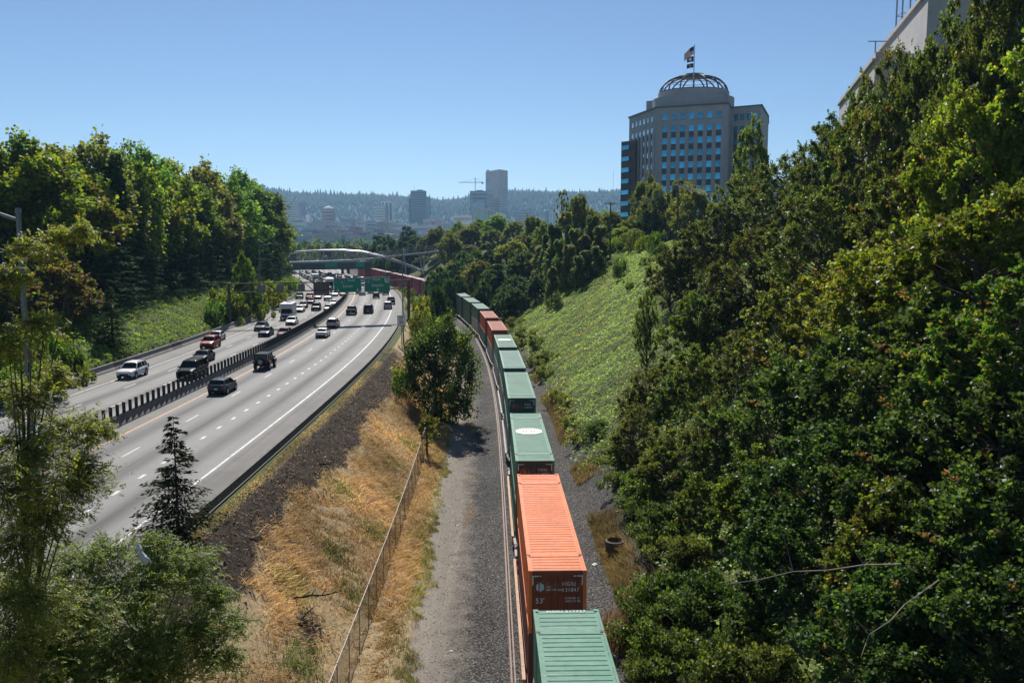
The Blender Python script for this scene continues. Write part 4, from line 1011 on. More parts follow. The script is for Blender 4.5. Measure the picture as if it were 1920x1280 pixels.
# ------------------------------------------------------------------ footbridge with steel arches
paint('bridge_white', (.42, .43, .45), .4, .1, wear=.1); paint('bridge_grey', (.26, .26, .27), .6, wear=.2)
paint('girder_dark', (.07, .085, .085), .8, wear=.2)
br = thing('footbridge', (0, 0, 0), 'pale steel arch footbridge crossing highway and railway', 'bridge')
BY = 400.0
def ap(px, py, dy=0): return at(px, py, BY + dy)
spr = [ap(480, 497), ap(520, 480), ap(560, 472), ap(600, 469.5), ap(640, 469), ap(680, 472), ap(715, 480), ap(745, 490), ap(775, 501.5), ap(800, 511), ap(822, 521)]
for dy, nm in ((-3.2, 'front'), (3.2, 'rear')):
    MB().mat('bridge_white').tube([p + Vector((0, dy, 0)) for p in spr], .42, 8).build('arch', br)
dk = [ap(440, 493), ap(520, 492.5), ap(600, 490.5), ap(660, 488), ap(700, 485), ap(760, 478), ap(820, 471.5), ap(885, 466)]
for i in range(len(dk) - 1):
    a, b = dk[i], dk[i + 1]; m = MB().mat('bridge_white'); m.bar(a, b, 6.8, .7); m.build('deck_section', br)
def dpt(t):
    k = min(int(t), len(dk) - 2); return dk[k].lerp(dk[k + 1], t - k)
for dy in (-3.3, 3.3):
    for hgt in (1.2, 2.4): MB().mat('bridge_grey').tube([p + Vector((0, dy, .45 + hgt)) for p in dk], .07, 5).build('handrail', br)
    m = MB().mat('bridge_grey')
    n = 150
    for i in range(n):
        p = dpt(i / n * (len(dk) - 1)) + Vector((0, dy, .4)); m.bar(p, p + Vector((0, 0, 2.45)), .07 if i % 6 else .14)
    m.build('railing', br)
for px in (575, 601, 624, 652, 682, 712):
    p = ap(px, 489); q = Vector(np.interp(0, [0], [0]) * np.zeros(3)) if False else None
    xs = [s.x for s in spr]; zs = [s.z for s in spr]; ztop = float(np.interp(p.x + 1.2, xs, zs))
    for dy in (-3.2, 3.2): MB().mat('bridge_white').bar((p.x, BY + dy, p.z), (p.x + 1.2, BY + dy, ztop), .18).build('hanger', br)
for px, pt in ((787, 474), (797, 473.5), (757, 478)):
    p = ap(px, pt); MB().mat('bridge_white').bar((p.x, BY, p.z), (p.x + (1.0 if px != 797 else -1.0), BY, p.z - 9.5), .55).build('pier', br)
ob = thing('road_bridge', (0, 0, 0), 'low dark concrete road bridge behind the footbridge', 'bridge')
BY2 = 462.0; a, b = at(500, 500.5, BY2), at(760, 496, BY2)
MB().mat('girder_dark').bar(a, b, 14, 3.4).build('girder', ob); MB().mat('bridge_grey').bar(a + Vector((0, -6.8, 1.7)), b + Vector((0, -6.8, 1.7)), .2, 1.2).build('parapet', ob)
for px in (642, 653, 690): p = at(px, 499, BY2); MB().mat('concrete_dark').tube([(p.x, BY2, p.z - .5), (p.x, BY2, 1.5)], .7, 10).build('pier', ob)
for px0, px1, lab in ((609, 632, 'distant green sign hung on the low road bridge, wider of two'), (667, 683, 'distant green sign by the far end of the magenta row')):
    p, q = at(px0, 491, 452), at(px1, 500.5, 452); t = thing('road_sign', (p.x / 2 + q.x / 2, 452, q.z), lab, 'road sign'); MB().mat('sign_green').box((0, 0, (p.z - q.z) / 2), (q.x - p.x, .2, p.z - q.z)).build('panel', t)

# ------------------------------------------------------------------ domed office building
paint('stone_pale', (.36, .365, .39), .8, wear=.1, scale=.25); paint('stone_dark', (.10, .085, .085), .7, wear=.12, scale=.4); paint('roof_green', (.10, .13, .12), .6); paint('dome_steel', (.11, .075, .06), .6, wear=.2)
def glassmat(name, col, rough=.08):
    m, nt, b = material(name); v = coords(nt); n1 = noise(nt, .15, 2, v)
    oi = nt.nodes.new('ShaderNodeObjectInfo'); hs = node(nt, 'ShaderNodeHueSaturation', {'Color': ramp(nt, n1, [(.35, tuple(x * .7 for x in col)), (.65, tuple(x * 1.25 for x in col))])}); nt.links.new(mth(nt, 'ADD', mth(nt, 'MULTIPLY', oi.outputs['Random'], .65), .6), hs.inputs['Value'])
    nt.links.new(hs.outputs[0], b.inputs['Base Color']); b.inputs['Roughness'].default_value = rough; b.inputs['Metallic'].default_value = .6; b.inputs['Specular IOR Level'].default_value = .8
glassmat('glass_blue', (.05, .36, .55)); glassmat('glass_pale', (.35, .47, .55)); glassmat('glass_teal', (.08, .19, .2)); glassmat('glass_far', (.10, .17, .25))
db = thing('office_building', (0, 0, 0), 'tall stone office building with blue windows and an open steel dome with flags', 'building')
EZ = CAMZ + 43.3                         # eaves
def corner(px, py):
    r = ray(px, py); t = 43.3 / r[2]; return Vector((r[0] * t, r[1] * t, 0))
cA, cB, cC = corner(1365.8, 195), corner(1231.6, 203.4), corner(1180, 222)
cD, cE, cF = corner(1371, 203.4), corner(1427, 198.6), corner(1440, 219)
GZ = 18.0
back = cC + (cA - cB) * 2.4
foot = [cA, cB, cC, cC + (cF - cE) * .6 + Vector((10, 12, 0)), cF + Vector((6, 20, 0)), cF, cE, cD]
MB().mat('stone_pale').prism([(p.x, p.y) for p in foot[::-1]], GZ, EZ).build('wall', db)
MB().mat('roof_green').prism([(p.x, p.y) for p in [q + (q - Vector((68, 305, 0))).normalized() * .5 for q in foot[::-1]]], EZ, EZ + .5).build('cornice', db)
def facade(a, b, n, wfrac, rows, zt, fh, wh, glass, sp=True, first=None, m0=.06):
    d = b - a; L = d.length; u = d.normalized(); nrm = Vector((u.y, -u.x, 0))
    if nrm.dot(-a) < 0: nrm = -nrm
    ang = math.atan2(nrm.y, nrm.x) - math.atan2(-1, 0)
    bay = L * (1 - 2 * m0) / n; w = bay * wfrac
    me = MB().mat(glass).box((0, 0, 0), (w, .12, wh)).mesh('window'); fr = MB().mat('stone_dark').box((0, -.07, -wh / 2 - .06), (w, .06, .1)).mesh('sill')
    sm_ = MB().mat('stone_dark').box((0, 0, 0), (w, .10, fh - wh)).mesh('spandrel')
    for i in range(n):
        p = a + u * (L * m0 + bay * (i + .5))
        for k in range(rows):
            z = zt - k * fh
            o = link('window', me, db, p + nrm * .02 + Vector((0, 0, z)), ang); link('sill', fr, o)
            if sp and k >= 1 and k < rows: link('spandrel', sm_, db, p + nrm * .03 + Vector((0, 0, z - fh / 2)), ang)
    # pale piers stand proud between the window columns
    for i in range(n + 1):
        p = a + u * (L * m0 + bay * i); MB().mat('stone_pale').box((0, 0, 0), (bay - w, .3, zt - fh - GZ)).build('pier', db, loc=p + nrm * .1 + Vector((0, 0, (zt - fh / 2 - .8 + GZ) / 2 - 1.0)), rz=ang)
zt = at(1300, 217, (cA.y + cB.y) / 2).z; fh = 3.93
facade(cB, cA, 7, .56, 11, zt, fh, 2.0, 'glass_blue')
facade(cC, cB, 6, .45, 11, zt, fh, 1.75, 'glass_pale', m0=.08)
facade(cD, cE, 4, .6, 9, zt, fh, 1.9, 'glass_blue', sp=True)
# lower wing with ribbon windows
wa, wb = at(1165, 266, 318), at(1181, 266, 313); wt = wa.z
MB().mat('stone_dark').prism([(wa.x, wa.y), (wb.x + 2, wb.y), (wb.x + 12, wb.y + 25), (wa.x + 10, wa.y + 26)], GZ, wt).build('wing_wall', db)
for k in range(7):
    z = wt - 2.3 - k * 3.9; d = wb - wa; MB().mat('glass_blue').box((0, 0, 0), (d.length * .86, .3, 1.5)).build('window', db, loc=(wa + d * .5).xy.to_3d() + Vector((0, -.1, z)), rz=math.atan2(d.y, d.x))
DY = 309.0
# stepped roof: penthouse block, drum, ring and dome ribs
cen = at(1300, 180, DY); cx_, cy_ = cen.x, cen.y
z1 = at(1212, 190, 318).z; pl, pr_ = at(1212, 190, 318), at(1366, 187, 296)
MB().mat('stone_pale').prism([(pr_.x, pr_.y), (pr_.x + 5, pr_.y + 22), (pl.x + 6, pl.y + 26), (pl.x, pl.y)], EZ - .2, z1).build('penthouse', db)
def ring(r, z0, z1_, m, name, n=32, r2=None):
    mb = MB().mat(m); r2 = r2 or r; vs = []
    for z, rr in ((z0, r), (z1_, r2)): vs += [(cx_ + math.cos(2 * math.pi * k / n) * rr, cy_ + math.sin(2 * math.pi * k / n) * rr, z) for k in range(n)]
    mb.add(vs, [(k, (k + 1) % n, n + (k + 1) % n, n + k) for k in range(n)] + [tuple(range(n, 2 * n)), tuple(range(n - 1, -1, -1))]); return mb.build(name, db)
zd = at(1300, 175, DY).z; rd = 61 / F * DY
ring(rd * 1.2, EZ, zd - 2.2, 'stone_pale', 'drum'); ring(rd * 1.05, zd - 2.2, zd - .1, 'stone_pale', 'drum'); ring(rd * 1.01, zd - .1, zd + .25, 'dome_steel', 'ring')
zt2 = at(1300, 145, DY).z; rt = 18.5 / F * DY
for k in range(16):
    a = 2 * math.pi * (k + .5) / 16; pts = []
    for j in range(9):
        q = j / 8 * R(90); rr = rt + (rd - rt) * math.cos(q); pts.append((cx_ + math.cos(a) * rr, cy_ + math.sin(a) * rr, zd + (zt2 - zd) * math.sin(q)))
    MB().mat('dome_steel').tube(pts, .25, 6).build('dome_rib', db)
for q in (R(25), R(50)):
    rr = rt + (rd - rt) * math.cos(q); z = zd + (zt2 - zd) * math.sin(q)
    MB().mat('dome_steel').tube([(cx_ + math.cos(2 * math.pi * k / 32) * rr, cy_ + math.sin(2 * math.pi * k / 32) * rr, z) for k in range(33)], .09, 5, False).build('hoop', db)
ring(rt * 1.12, zt2 - .3, zt2 + .9, 'roof_green', 'crown_ring', r2=rt * .95)
zp = at(1300, 84, DY).z
MB().mat('galvanised').tube([(cx_, cy_, zd - 2), (cx_, cy_, zp)], .16, 6).build('flagpole', db)
def flag(y0, y1, wpx, cols, label, droop):
    z0_, z1_ = at(1300, y0, DY).z, at(1300, y1, DY).z; L = wpx / F * DY; h = z0_ - z1_; n = 10; rowsn = len(cols)
    mb = MB()
    for r_ in range(rowsn):
        mb.mat(cols[r_])
        for i in range(n):
            def P(i, r_):
                u = i / n; return (cx_ - .2 - u * L, cy_ + math.sin(u * 7) * .35 * u, z0_ - h * r_ / rowsn - droop * (u ** 1.4) * h + math.sin(u * 6 + r_ * .2) * .12 * u)
            mb.add([P(i, r_), P(i + 1, r_), P(i + 1, r_ + 1), P(i, r_ + 1)], [(0, 1, 2, 3), (3, 2, 1, 0)][:1])
    t = mb.build('flag', None, label=label, category='flag', group='flags over the dome'); return t
paint('flag_red', (.45, .04, .05), .8); paint('flag_navy', (.02, .03, .09), .8); paint('flag_black', (.015, .015, .015), .8)
fl = flag(87, 102, 17, ['flag_red', 'sign_white'] * 6 + ['flag_red'], 'striped red and white flag with navy canton, topmost on the pole', .95)
zc_ = at(1300, 87, DY).z; hc_ = zc_ - at(1300, 102, DY).z; Lc = 17 / F * DY * .42
mb = MB().mat('flag_navy')
for i in range(4):
    def P(i, v):
        u = i / 4 * .42; return (cx_ - .2 - u * 17 / F * DY, cy_ + math.sin(u * 7) * .35 * u - .05, zc_ - hc_ * .54 * v - .95 * (u ** 1.4) * hc_ + math.sin(u * 6) * .12 * u)
    mb.add([P(i, 0), P(i + 1, 0), P(i + 1, 1), P(i, 1)], [(0, 1, 2, 3)])
mb.build('canton', fl)
f2 = flag(106, 116, 12, ['flag_black'], 'black flag with a white disc, middle of three on the pole', .15); p = at(1294, 111.5, DY - .4); MB().mat('sign_white').disc((p.x, cy_ - .4, p.z), .55, (0, -1, 0), 14).build('emblem', f2)
f3 = flag(119, 127, 12, ['flag_navy'], 'navy blue flag, lowest of three on the pole', .25); p = at(1294, 124, DY - .4); MB().mat('dead_wood').disc((p.x, cy_ - .4, p.z), .4, (0, -1, 0), 12).build('emblem', f3)

# ------------------------------------------------------------------ pale building behind the maples, with mast
wbld = thing('tower_building', (0, 0, 0), 'pale concrete tower rising behind the maple crowns', 'building')
def slab(pts, z0, z1_, m, name): MB().mat(m).prism([(p.x, p.y) for p in pts], z0, z1_).build(name, wbld)
paint('white_stone', (.42, .40, .40), .8, wear=.1, scale=.4)
def lineX(px, py, H): r = ray(px, py); t = (H - CAMZ) / r[2]; return Vector((r[0] * t, r[1] * t, 0))
H1 = 50.0
a1, b1 = lineX(1574, 187, H1), lineX(1642, 98, H1)
rt_ = Vector((60, 10, 0))
slab([a1, b1, b1 + rt_, a1 + rt_], 20, H1, 'white_stone', 'wall')
for k in range(2, 9):
    z = H1 - 3.0 - k * 3.6; d = b1 - a1; MB().mat('glass_far').box((0, 0, 0), (d.length * .97, .3, 1.3)).build('window_band', wbld, loc=(a1 + d * .5) + Vector((0, 0, z)), rz=math.atan2(d.y, d.x))
MB().mat('white_stone').bar(a1 + Vector((0, 0, H1 - 1.1)), b1 + Vector((0, 0, H1 - 1.1)), .9, .35).build('ledge', wbld)
H2 = 58.0; a2, b2 = lineX(1630, 112, H2), lineX(1742, -28, H2)
slab([a2, b2, b2 + rt_, a2 + rt_], 20, H2, 'white_stone', 'wall')
for k in range(2, 8):
    z = H2 - 3.4 - k * 3.6; d = b2 - a2; MB().mat('glass_far').box((0, 0, 0), (d.length * .97, .3, 1.3)).build('window_band', wbld, loc=(a2 + d * .5) + Vector((0, 0, z)), rz=math.atan2(d.y, d.x))
MB().mat('white_stone').bar(a2 + Vector((0, 0, H2 - 1.1)), b2 + Vector((0, 0, H2 - 1.1)), .9, .35).build('ledge', wbld)
mast = a2.lerp(b2, .45) + Vector((2.5, 0, 0))
lt = thing('lattice_mast', mast + Vector((0, 0, H2)), 'grey lattice antenna mast on the pale tower roof', 'mast')
for x, y in ((-1.2, -1.2), (1.2, -1.2), (1.2, 1.2), (-1.2, 1.2)): MB().mat('steel').bar((x, y, -8), (x, y, 22), .22).build('leg', lt)
for z in range(-6, 22, 3):
    m = MB().mat('steel')
    for (x, y), (x2, y2) in (((-1.2, -1.2), (1.2, -1.2)), ((1.2, -1.2), (1.2, 1.2)), ((1.2, 1.2), (-1.2, 1.2)), ((-1.2, 1.2), (-1.2, -1.2))): m.bar((x, y, z), (x2, y2, z), .1)
    m.build('brace', lt)
q = lineX(1641, 95, H1 + 1); t = thing('roof_davit', q + Vector((0, 0, H1 - .2)), 'thin T-shaped davit on the pale tower roof edge', 'davit')
MB().mat('steel').bar((0, 0, -1), (0, 0, 2.6), .16).bar((-1.2, 0, 2.6), (1.9, 0, 2.6), .14).build('frame', t)

# ------------------------------------------------------------------ downtown, far away across the river
def cpl(name, col): paint(name, col, .8, wear=.1, scale=.02)
cpl('far_pink', (.55, .42, .43)); cpl('far_grey', (.42, .43, .45)); cpl('far_dark', (.10, .13, .17)); cpl('far_white', (.78, .77, .76)); cpl('far_brown', (.27, .17, .15)); cpl('far_red', (.50, .09, .09)); cpl('far_beige', (.52, .43, .30)); cpl('far_blue', (.2, .28, .38)); cpl('far_green', (.35, .48, .44))
def tower(x0, x1, yt, Y, m, label, name='tower_block', depth=None, bands=0, bandm='glass_far', yb=None, cols=0, bandw=.94, part='window_band', turn=0.0):
    a, b = at(x0, yt, Y), at(x1, yt, Y); w = b.x - a.x; zt_ = a.z; z0 = -6.0; dp = depth or w
    t = thing(name, ((a.x + b.x) / 2, Y + dp / 2, z0), label, 'building', turn, 'downtown buildings'); h = zt_ - z0
    MB().mat(m).box((0, 0, h / 2), (w, dp, h)).build('wall', t)
    if bands:
        bh = h / bands
        for k in range(bands):
            MB().mat(bandm).box((0, 0, bh * (k + .5)), (w * bandw if bandw < 1 else w, dp + 1.2, bh * .42)).build(part, t)
    for k in range(cols):
        x = -w / 2 + w * (k + .5) / cols; MB().mat(bandm).box((x, -dp / 2, h * .5), (w / cols * .45, 1.0, h * .94)).build('window_column', t)
    MB().mat('far_grey').box((w * .1, 0, h + 1.5), (w * .4, dp * .4, 3)).build('roof_plant', t)
    return t, w, h, dp
# tall pinkish tower: two visible faces and stepped rows of windows
a, b, c_ = at(910.5, 322, 2480), at(936, 321.5, 2400), at(952, 323, 2440)
pk = thing('tower_block', (0, 0, 0), 'tallest pinkish granite tower with stepped rows of windows', 'building', 0, 'downtown buildings')
pts = [Vector((a.x, 2480, 0)), Vector((b.x, 2400, 0)), Vector((c_.x, 2440, 0)), Vector((c_.x - (b.x - a.x), 2525, 0))]
zt_ = a.z
MB().mat('far_pink').prism([(p.x, p.y) for p in pts], -6, zt_).build('wall', pk)
for f0, f1, k0 in ((0, 1, 0), (1, 2, 1)):
    p0, p1 = pts[f0], pts[f1]; d = p1 - p0; nrm = Vector((d.y, -d.x, 0)).normalized(); ang = math.atan2(d.y, d.x)
    for k in range(30):
        z = zt_ - 22 - k * 4.3
        fr = 1.0 if k > 12 else (.58 if k > 6 else .34)
        if z < 0: break
        cpos = (fr / 2) if k0 == 0 else 1 - fr / 2
        MB().mat('glass_far').box((0, 0, 0), (d.length * fr * .95, .8, 1.9)).build('window_band', pk, loc=p0 + d * cpos + nrm * .3 + Vector((0, 0, z)), rz=ang)
MB().mat('far_grey').box((pts[0].x + 7, 2470, zt_ + 2), (8, 8, 4)).build('roof_plant', pk)
tower(881, 911, 358, 2350, 'far_dark', 'unfinished tower beside the pinkish one, with bare upper floors', bands=16, bandm='far_grey'); tower(883, 909, 378, 2310, 'far_blue', 'blue glazed front below the unfinished tower', bands=6)
tower(884, 925, 392, 2100, 'far_beige', 'beige block with a teal glass front at the foot of the pinkish tower', bands=0, cols=3, bandm='glass_teal')
t, w, h, dp = tower(770, 797, 357.5, 2300, 'far_dark', 'dark glass tower with stepped shoulders', bands=26, bandm='far_blue'); MB().mat('far_blue').box((w * .62, 0, h * .45), (w * .35, dp * .9, h * .9)).build('shoulder', t); MB().mat('far_dark').box((-w * .55, 0, h * .44), (w * .2, dp * .9, h * .88)).build('shoulder', t); MB().mat('steel').bar((-w * .3, 0, h), (-w * .3, 0, h + 14), .5).build('antenna', t)
tower(534, 560, 379, 2200, 'far_grey', 'grey tower with a grid of windows at the end of the tree belt', bands=20, bandm='far_white')
tower(559, 570, 380, 2350, 'far_blue', 'slim bluish slab just beside the grey gridded tower')
t, w, h, dp = tower(603, 624, 392, 2300, 'far_brown', 'brick tower with a pale shallow dome', bands=12, bandm='far_pink')
MB().mat('far_white').tube([(0, 0, h), (0, 0, h + 3), (0, 0, h + 6), (0, 0, h + 8)], [w * .42, w * .4, w * .27, w * .06], 16).build('dome', t)
MB().mat('far_pink').box((0, 0, h * .34), (w * 2.3, dp * 1.2, h * .68)).build('podium', t)
tower(567, 600, 427, 1900, 'far_green', 'low pale green roofed block', bands=4); tower(573, 580, 403, 2300, 'far_white', 'small white tower between the gridded and the brick tower', bandm='far_grey')
tower(562, 655, 432, 1800, 'far_brown', 'long low brown brick warehouse', bands=5, depth=60); tower(655, 675, 427, 1780, 'far_red', 'narrow red brick building next to the brown warehouse', bands=5, depth=30)
tower(637, 672, 410, 2250, 'far_grey', 'grey mid-rise behind the red building', bands=8, depth=50); tower(667, 684, 416, 1950, 'far_white', 'white stepped apartment block, lower neighbour of the red building', bands=8, depth=40, bandw=.8, bandm='far_grey')
tower(683, 706, 412, 1990, 'far_white', 'white apartment block with pale terraces', bands=9, depth=40, bandw=.8, bandm='far_grey'); tower(706, 732, 416, 1960, 'far_beige', 'cream apartment block in the white cluster', bands=8, depth=40, bandw=.8)
tower(730, 766, 419, 2000, 'far_white', 'long white block in front of the dark glass tower', bands=6, depth=40, bandm='far_grey'); tower(700, 722, 386, 2500, 'far_grey', 'pale grey slab on the hillside edge', bands=16, bandm='far_white'); tower(714, 736, 377.5, 2540, 'far_white', 'white tower with dark vertical window strips', cols=3, bandm='far_dark')
tower(766, 818, 424, 1900, 'far_white', 'wide white low building below the dark glass tower', bands=4, depth=50, bandm='far_grey'); tower(793, 815, 411, 2150, 'far_pink', 'small peach-coloured block at the foot of the dark tower', bands=4)
tower(850, 884, 404, 2200, 'far_white', 'white flat block short of the beige one', bands=5, bandm='far_grey'); tower(965, 1003, 395, 2500, 'far_blue', 'hazy blue-grey tower under construction', bands=14, bandm='far_grey'); tower(1022, 1030, 396, 2400, 'far_blue', 'slim hazy dark slab by the tall trees'); tower(1030, 1048, 398, 2450, 'far_white', 'pale slab paired with the slim dark one', cols=3)
tower(925, 948, 402, 2250, 'far_white', 'pale low block under the pinkish tower', bands=4, bandm='far_grey'); tower(600, 640, 421, 2050, 'far_pink', 'pinkish mid-rise below the domed brick tower', bands=6); tower(818, 850, 421, 2100, 'far_grey', 'plain grey low block beside the white wide one', bands=4)
rc_ = random.Random(3)
for k in range(16):
    x0 = 545 + k * 20 + rc_.uniform(-5, 5); w_ = rc_.uniform(12, 24); tower(x0, x0 + w_, rc_.uniform(428, 440), rc_.uniform(1500, 1750), rc_.choice(['far_white', 'far_grey', 'far_beige', 'far_brown', 'far_pink', 'far_blue']), f'small low waterfront building, {ordn(k)} along the river bank', bands=3, depth=25)
for k in range(17):
    x0 = 548 + k * 19 + rc_.uniform(-5, 5); w_ = rc_.uniform(9, 20); tower(x0, x0 + w_, rc_.uniform(409, 426), rc_.uniform(2000, 2250), rc_.choice(['far_white', 'far_white', 'far_grey', 'far_beige', 'far_pink', 'far_blue']), f'mid-rise block in the downtown rows, {ordn(k)} along the skyline', bands=6, depth=30, bandm='far_grey')
cr = at(891, 342, 2340); t = thing('tower_crane', (cr.x, 2340, -6), 'tower crane over the unfinished tower', 'crane')
hz_ = cr.z + 6; MB().mat('far_dark').bar((0, 0, 0), (0, 0, hz_ + 12), 1.6).build('mast', t)
e0, e1 = at(860, 342.5, 2340), at(906, 345, 2340); MB().mat('far_dark').bar((e0.x - cr.x, 0, hz_), (e1.x - cr.x, 0, hz_), 1.5).build('jib', t)
MB().mat('far_dark').bar((e0.x - cr.x + 12, 0, hz_ + .5), (0, 0, hz_ + 11), .4).bar((e1.x - cr.x, 0, hz_ + .5), (0, 0, hz_ + 11), .4).build('tie_rod', t); MB().mat('far_dark').box((e1.x - cr.x - 2, 0, hz_ - 2), (5, 2, 4)).build('counterweight', t)
for px, y0, Y, lab in ((1150, 321, 5000, 'thin radio mast on the wooded hill near the domed building'), (462, 315, 5000, 'thin radio mast showing above the tree belt')):
    p = at(px, y0, Y); MB().mat('far_grey').bar((p.x, Y, 120), (p.x, Y, p.z), 1.6).build('radio_mast', None, label=lab, category='mast')

# ------------------------------------------------------------------ wooded hills
def hillmat():
    m, nt, b = material('hill_wood'); p = wpos(nt); n1 = noise(nt, .012, 5, p); n2 = noise(nt, .05, 4, p)
    nt.links.new(mixc(nt, ramp(nt, n2, [(.45, 0.0), (.7, .35)]), ramp(nt, n1, [(.3, (.012, .026, .014)), (.7, (.028, .046, .022))]), (.055, .075, .03)), b.inputs['Base Color']); b.inputs['Roughness'].default_value = 1
hillmat()
hx = np.linspace(-3200, 2600, 130); hy = np.linspace(3200, 5800, 40)
prof = np.array([(-400, 330), (300, 340), (500, 352), (560, 364), (620, 366), (700, 368), (780, 372), (830, 378), (860, 376), (900, 368), (950, 360), (1000, 361), (1060, 364), (1110, 362), (1165, 359), (1400, 350), (2400, 330)], float)
def ridge(px): return np.interp(px, prof[:, 0], prof[:, 1])
rh = np.random.default_rng(4)
hn = [(rh.normal() * .004, rh.normal() * .004, rh.uniform(0, 6.28)) for _ in range(10)]
def hz2(X, Y):
    s = sum(np.sin(a * X + b_ * Y + c__) for a, b_, c__ in hn) / 10
    px = 960 + X / 4600 * F; top_ = CAMZ + (449 - ridge(px)) / F * 4600 - 16
    t = np.clip((Y - 3200) / 1400, 0, 1); return -6 + (top_ + 6) * (sm(t) * .75 + t * .25) * (1 + s * .10 * (1 - t)) * (1 - .0002 * np.clip(Y - 4600, 0, None))
HX, HY = np.meshgrid(hx, hy); HZ = hz2(HX, HY); ny, nx = HX.shape; a_ = (np.arange(ny - 1)[:, None] * nx + np.arange(nx - 1)).ravel()
link('hills', new_mesh('hills', np.stack([HX, HY, HZ], -1).reshape(-1, 3), np.stack([a_, a_ + 1, a_ + nx + 1, a_ + nx], 1), ['hill_wood'], smooth=True), kind='structure')
nT = 15000; tx = rh.uniform(-2300, 1500, nT); ty_ = 3250 + 1650 * np.sqrt(rh.uniform(0, 1, nT)); tz = hz2(tx, ty_)
hh = rh.uniform(14, 30, nT) * np.where(rh.uniform(0, 1, nT) < .08, 1.6, 1); rr = rh.uniform(5, 9.5, nT); V = []; 
ang = np.arange(5) * 2 * math.pi / 5
base = np.stack([tx[:, None] + np.cos(ang) * rr[:, None] * .7, ty_[:, None] + np.sin(ang) * rr[:, None] * .7, np.repeat((tz - 3)[:, None], 5, 1)], -1)
mid = np.stack([tx[:, None] + np.cos(ang + .6) * rr[:, None] * .8, ty_[:, None] + np.sin(ang + .6) * rr[:, None] * .8, np.repeat((tz + hh * .45)[:, None], 5, 1)], -1)
tip = np.stack([tx, ty_, tz + hh], -1)[:, None, :]
V = np.concatenate([base, mid, tip], 1).reshape(-1, 3); o_ = np.arange(nT)[:, None] * 11
fs = np.concatenate([np.concatenate([np.stack([o_[:, 0] + k, o_[:, 0] + (k + 1) % 5, o_[:, 0] + 5 + k], 1), np.stack([o_[:, 0] + (k + 1) % 5, o_[:, 0] + 5 + (k + 1) % 5, o_[:, 0] + 5 + k], 1), np.stack([o_[:, 0] + 5 + k, o_[:, 0] + 5 + (k + 1) % 5, o_[:, 0] + 10], 1)]) for k in range(5)])
link('hillside_forest', new_mesh('hillside_forest', V, fs, ['hill_wood']), kind='stuff', label='dark fir forest covering the distant hills', category='forest')
# ------------------------------------------------------------------ leaves, crowns, trunks
leafmat('leaf_maple', .45, .5, (1.0, 1.0, .4), .26); leafmat('leaf_broad', .55, .5, (1, 1, .42), .16); leafmat('leaf_needle', .8, .28, (1, 1, .6), .05, .15); leafmat('leaf_ivy', .7, .42, (1, 1, .45), .10, .1); leafmat('leaf_locust', .5, .5, (1, 1, .4), .22, .1); leafmat('leaf_grass', .7, .35, (1, .95, .7), .2, .1)
def unit(v): return v / np.maximum(np.linalg.norm(v, axis=-1, keepdims=True), 1e-9)
def kites(P, D, Nn, l, w, fold=.15):
    """leaf faces: base at P, pointing along D, facing Nn, length l, width w"""
    D = unit(D); S_ = unit(np.cross(D, Nn)); N2 = np.cross(S_, D); l = l[:, None]; w = w[:, None]
    v0 = P; v1 = P + D * l * .45 + S_ * w * .5 + N2 * w * fold; v2 = P + D * l; v3 = P + D * l * .45 - S_ * w * .5 + N2 * w * fold
    V = np.stack([v0, v1, v2, v3], 1).reshape(-1, 3); n = len(P); Fc = np.arange(n * 4).reshape(n, 4)
    return V, Fc
def tones(n, pal, r, jit=.22):
    pal = np.array(pal); c = pal[r.integers(0, len(pal), n)]
    return np.clip(c * (1 + r.normal(size=(n, 1)) * jit), .004, 1)
def tubes(segs, sides=5):
    """tapered limbs, each (a, b, ra, rb)"""
    V = []; Fs = []; o = 0
    for a, b, ra, rb in segs:
        a = np.array(a); b = np.array(b); d = unit(b - a); u = unit(np.cross(d, [0.3, .9, .31])); w = np.cross(d, u)
        for p, rr in ((a, ra), (b, rb)):
            for k in range(sides): V.append(p + (u * math.cos(6.2832 * k / sides) + w * math.sin(6.2832 * k / sides)) * rr)
        for k in range(sides): Fs.append((o + k, o + (k + 1) % sides, o + sides + (k + 1) % sides, o + sides + k))
        o += 2 * sides
    return np.array(V), np.array(Fs)
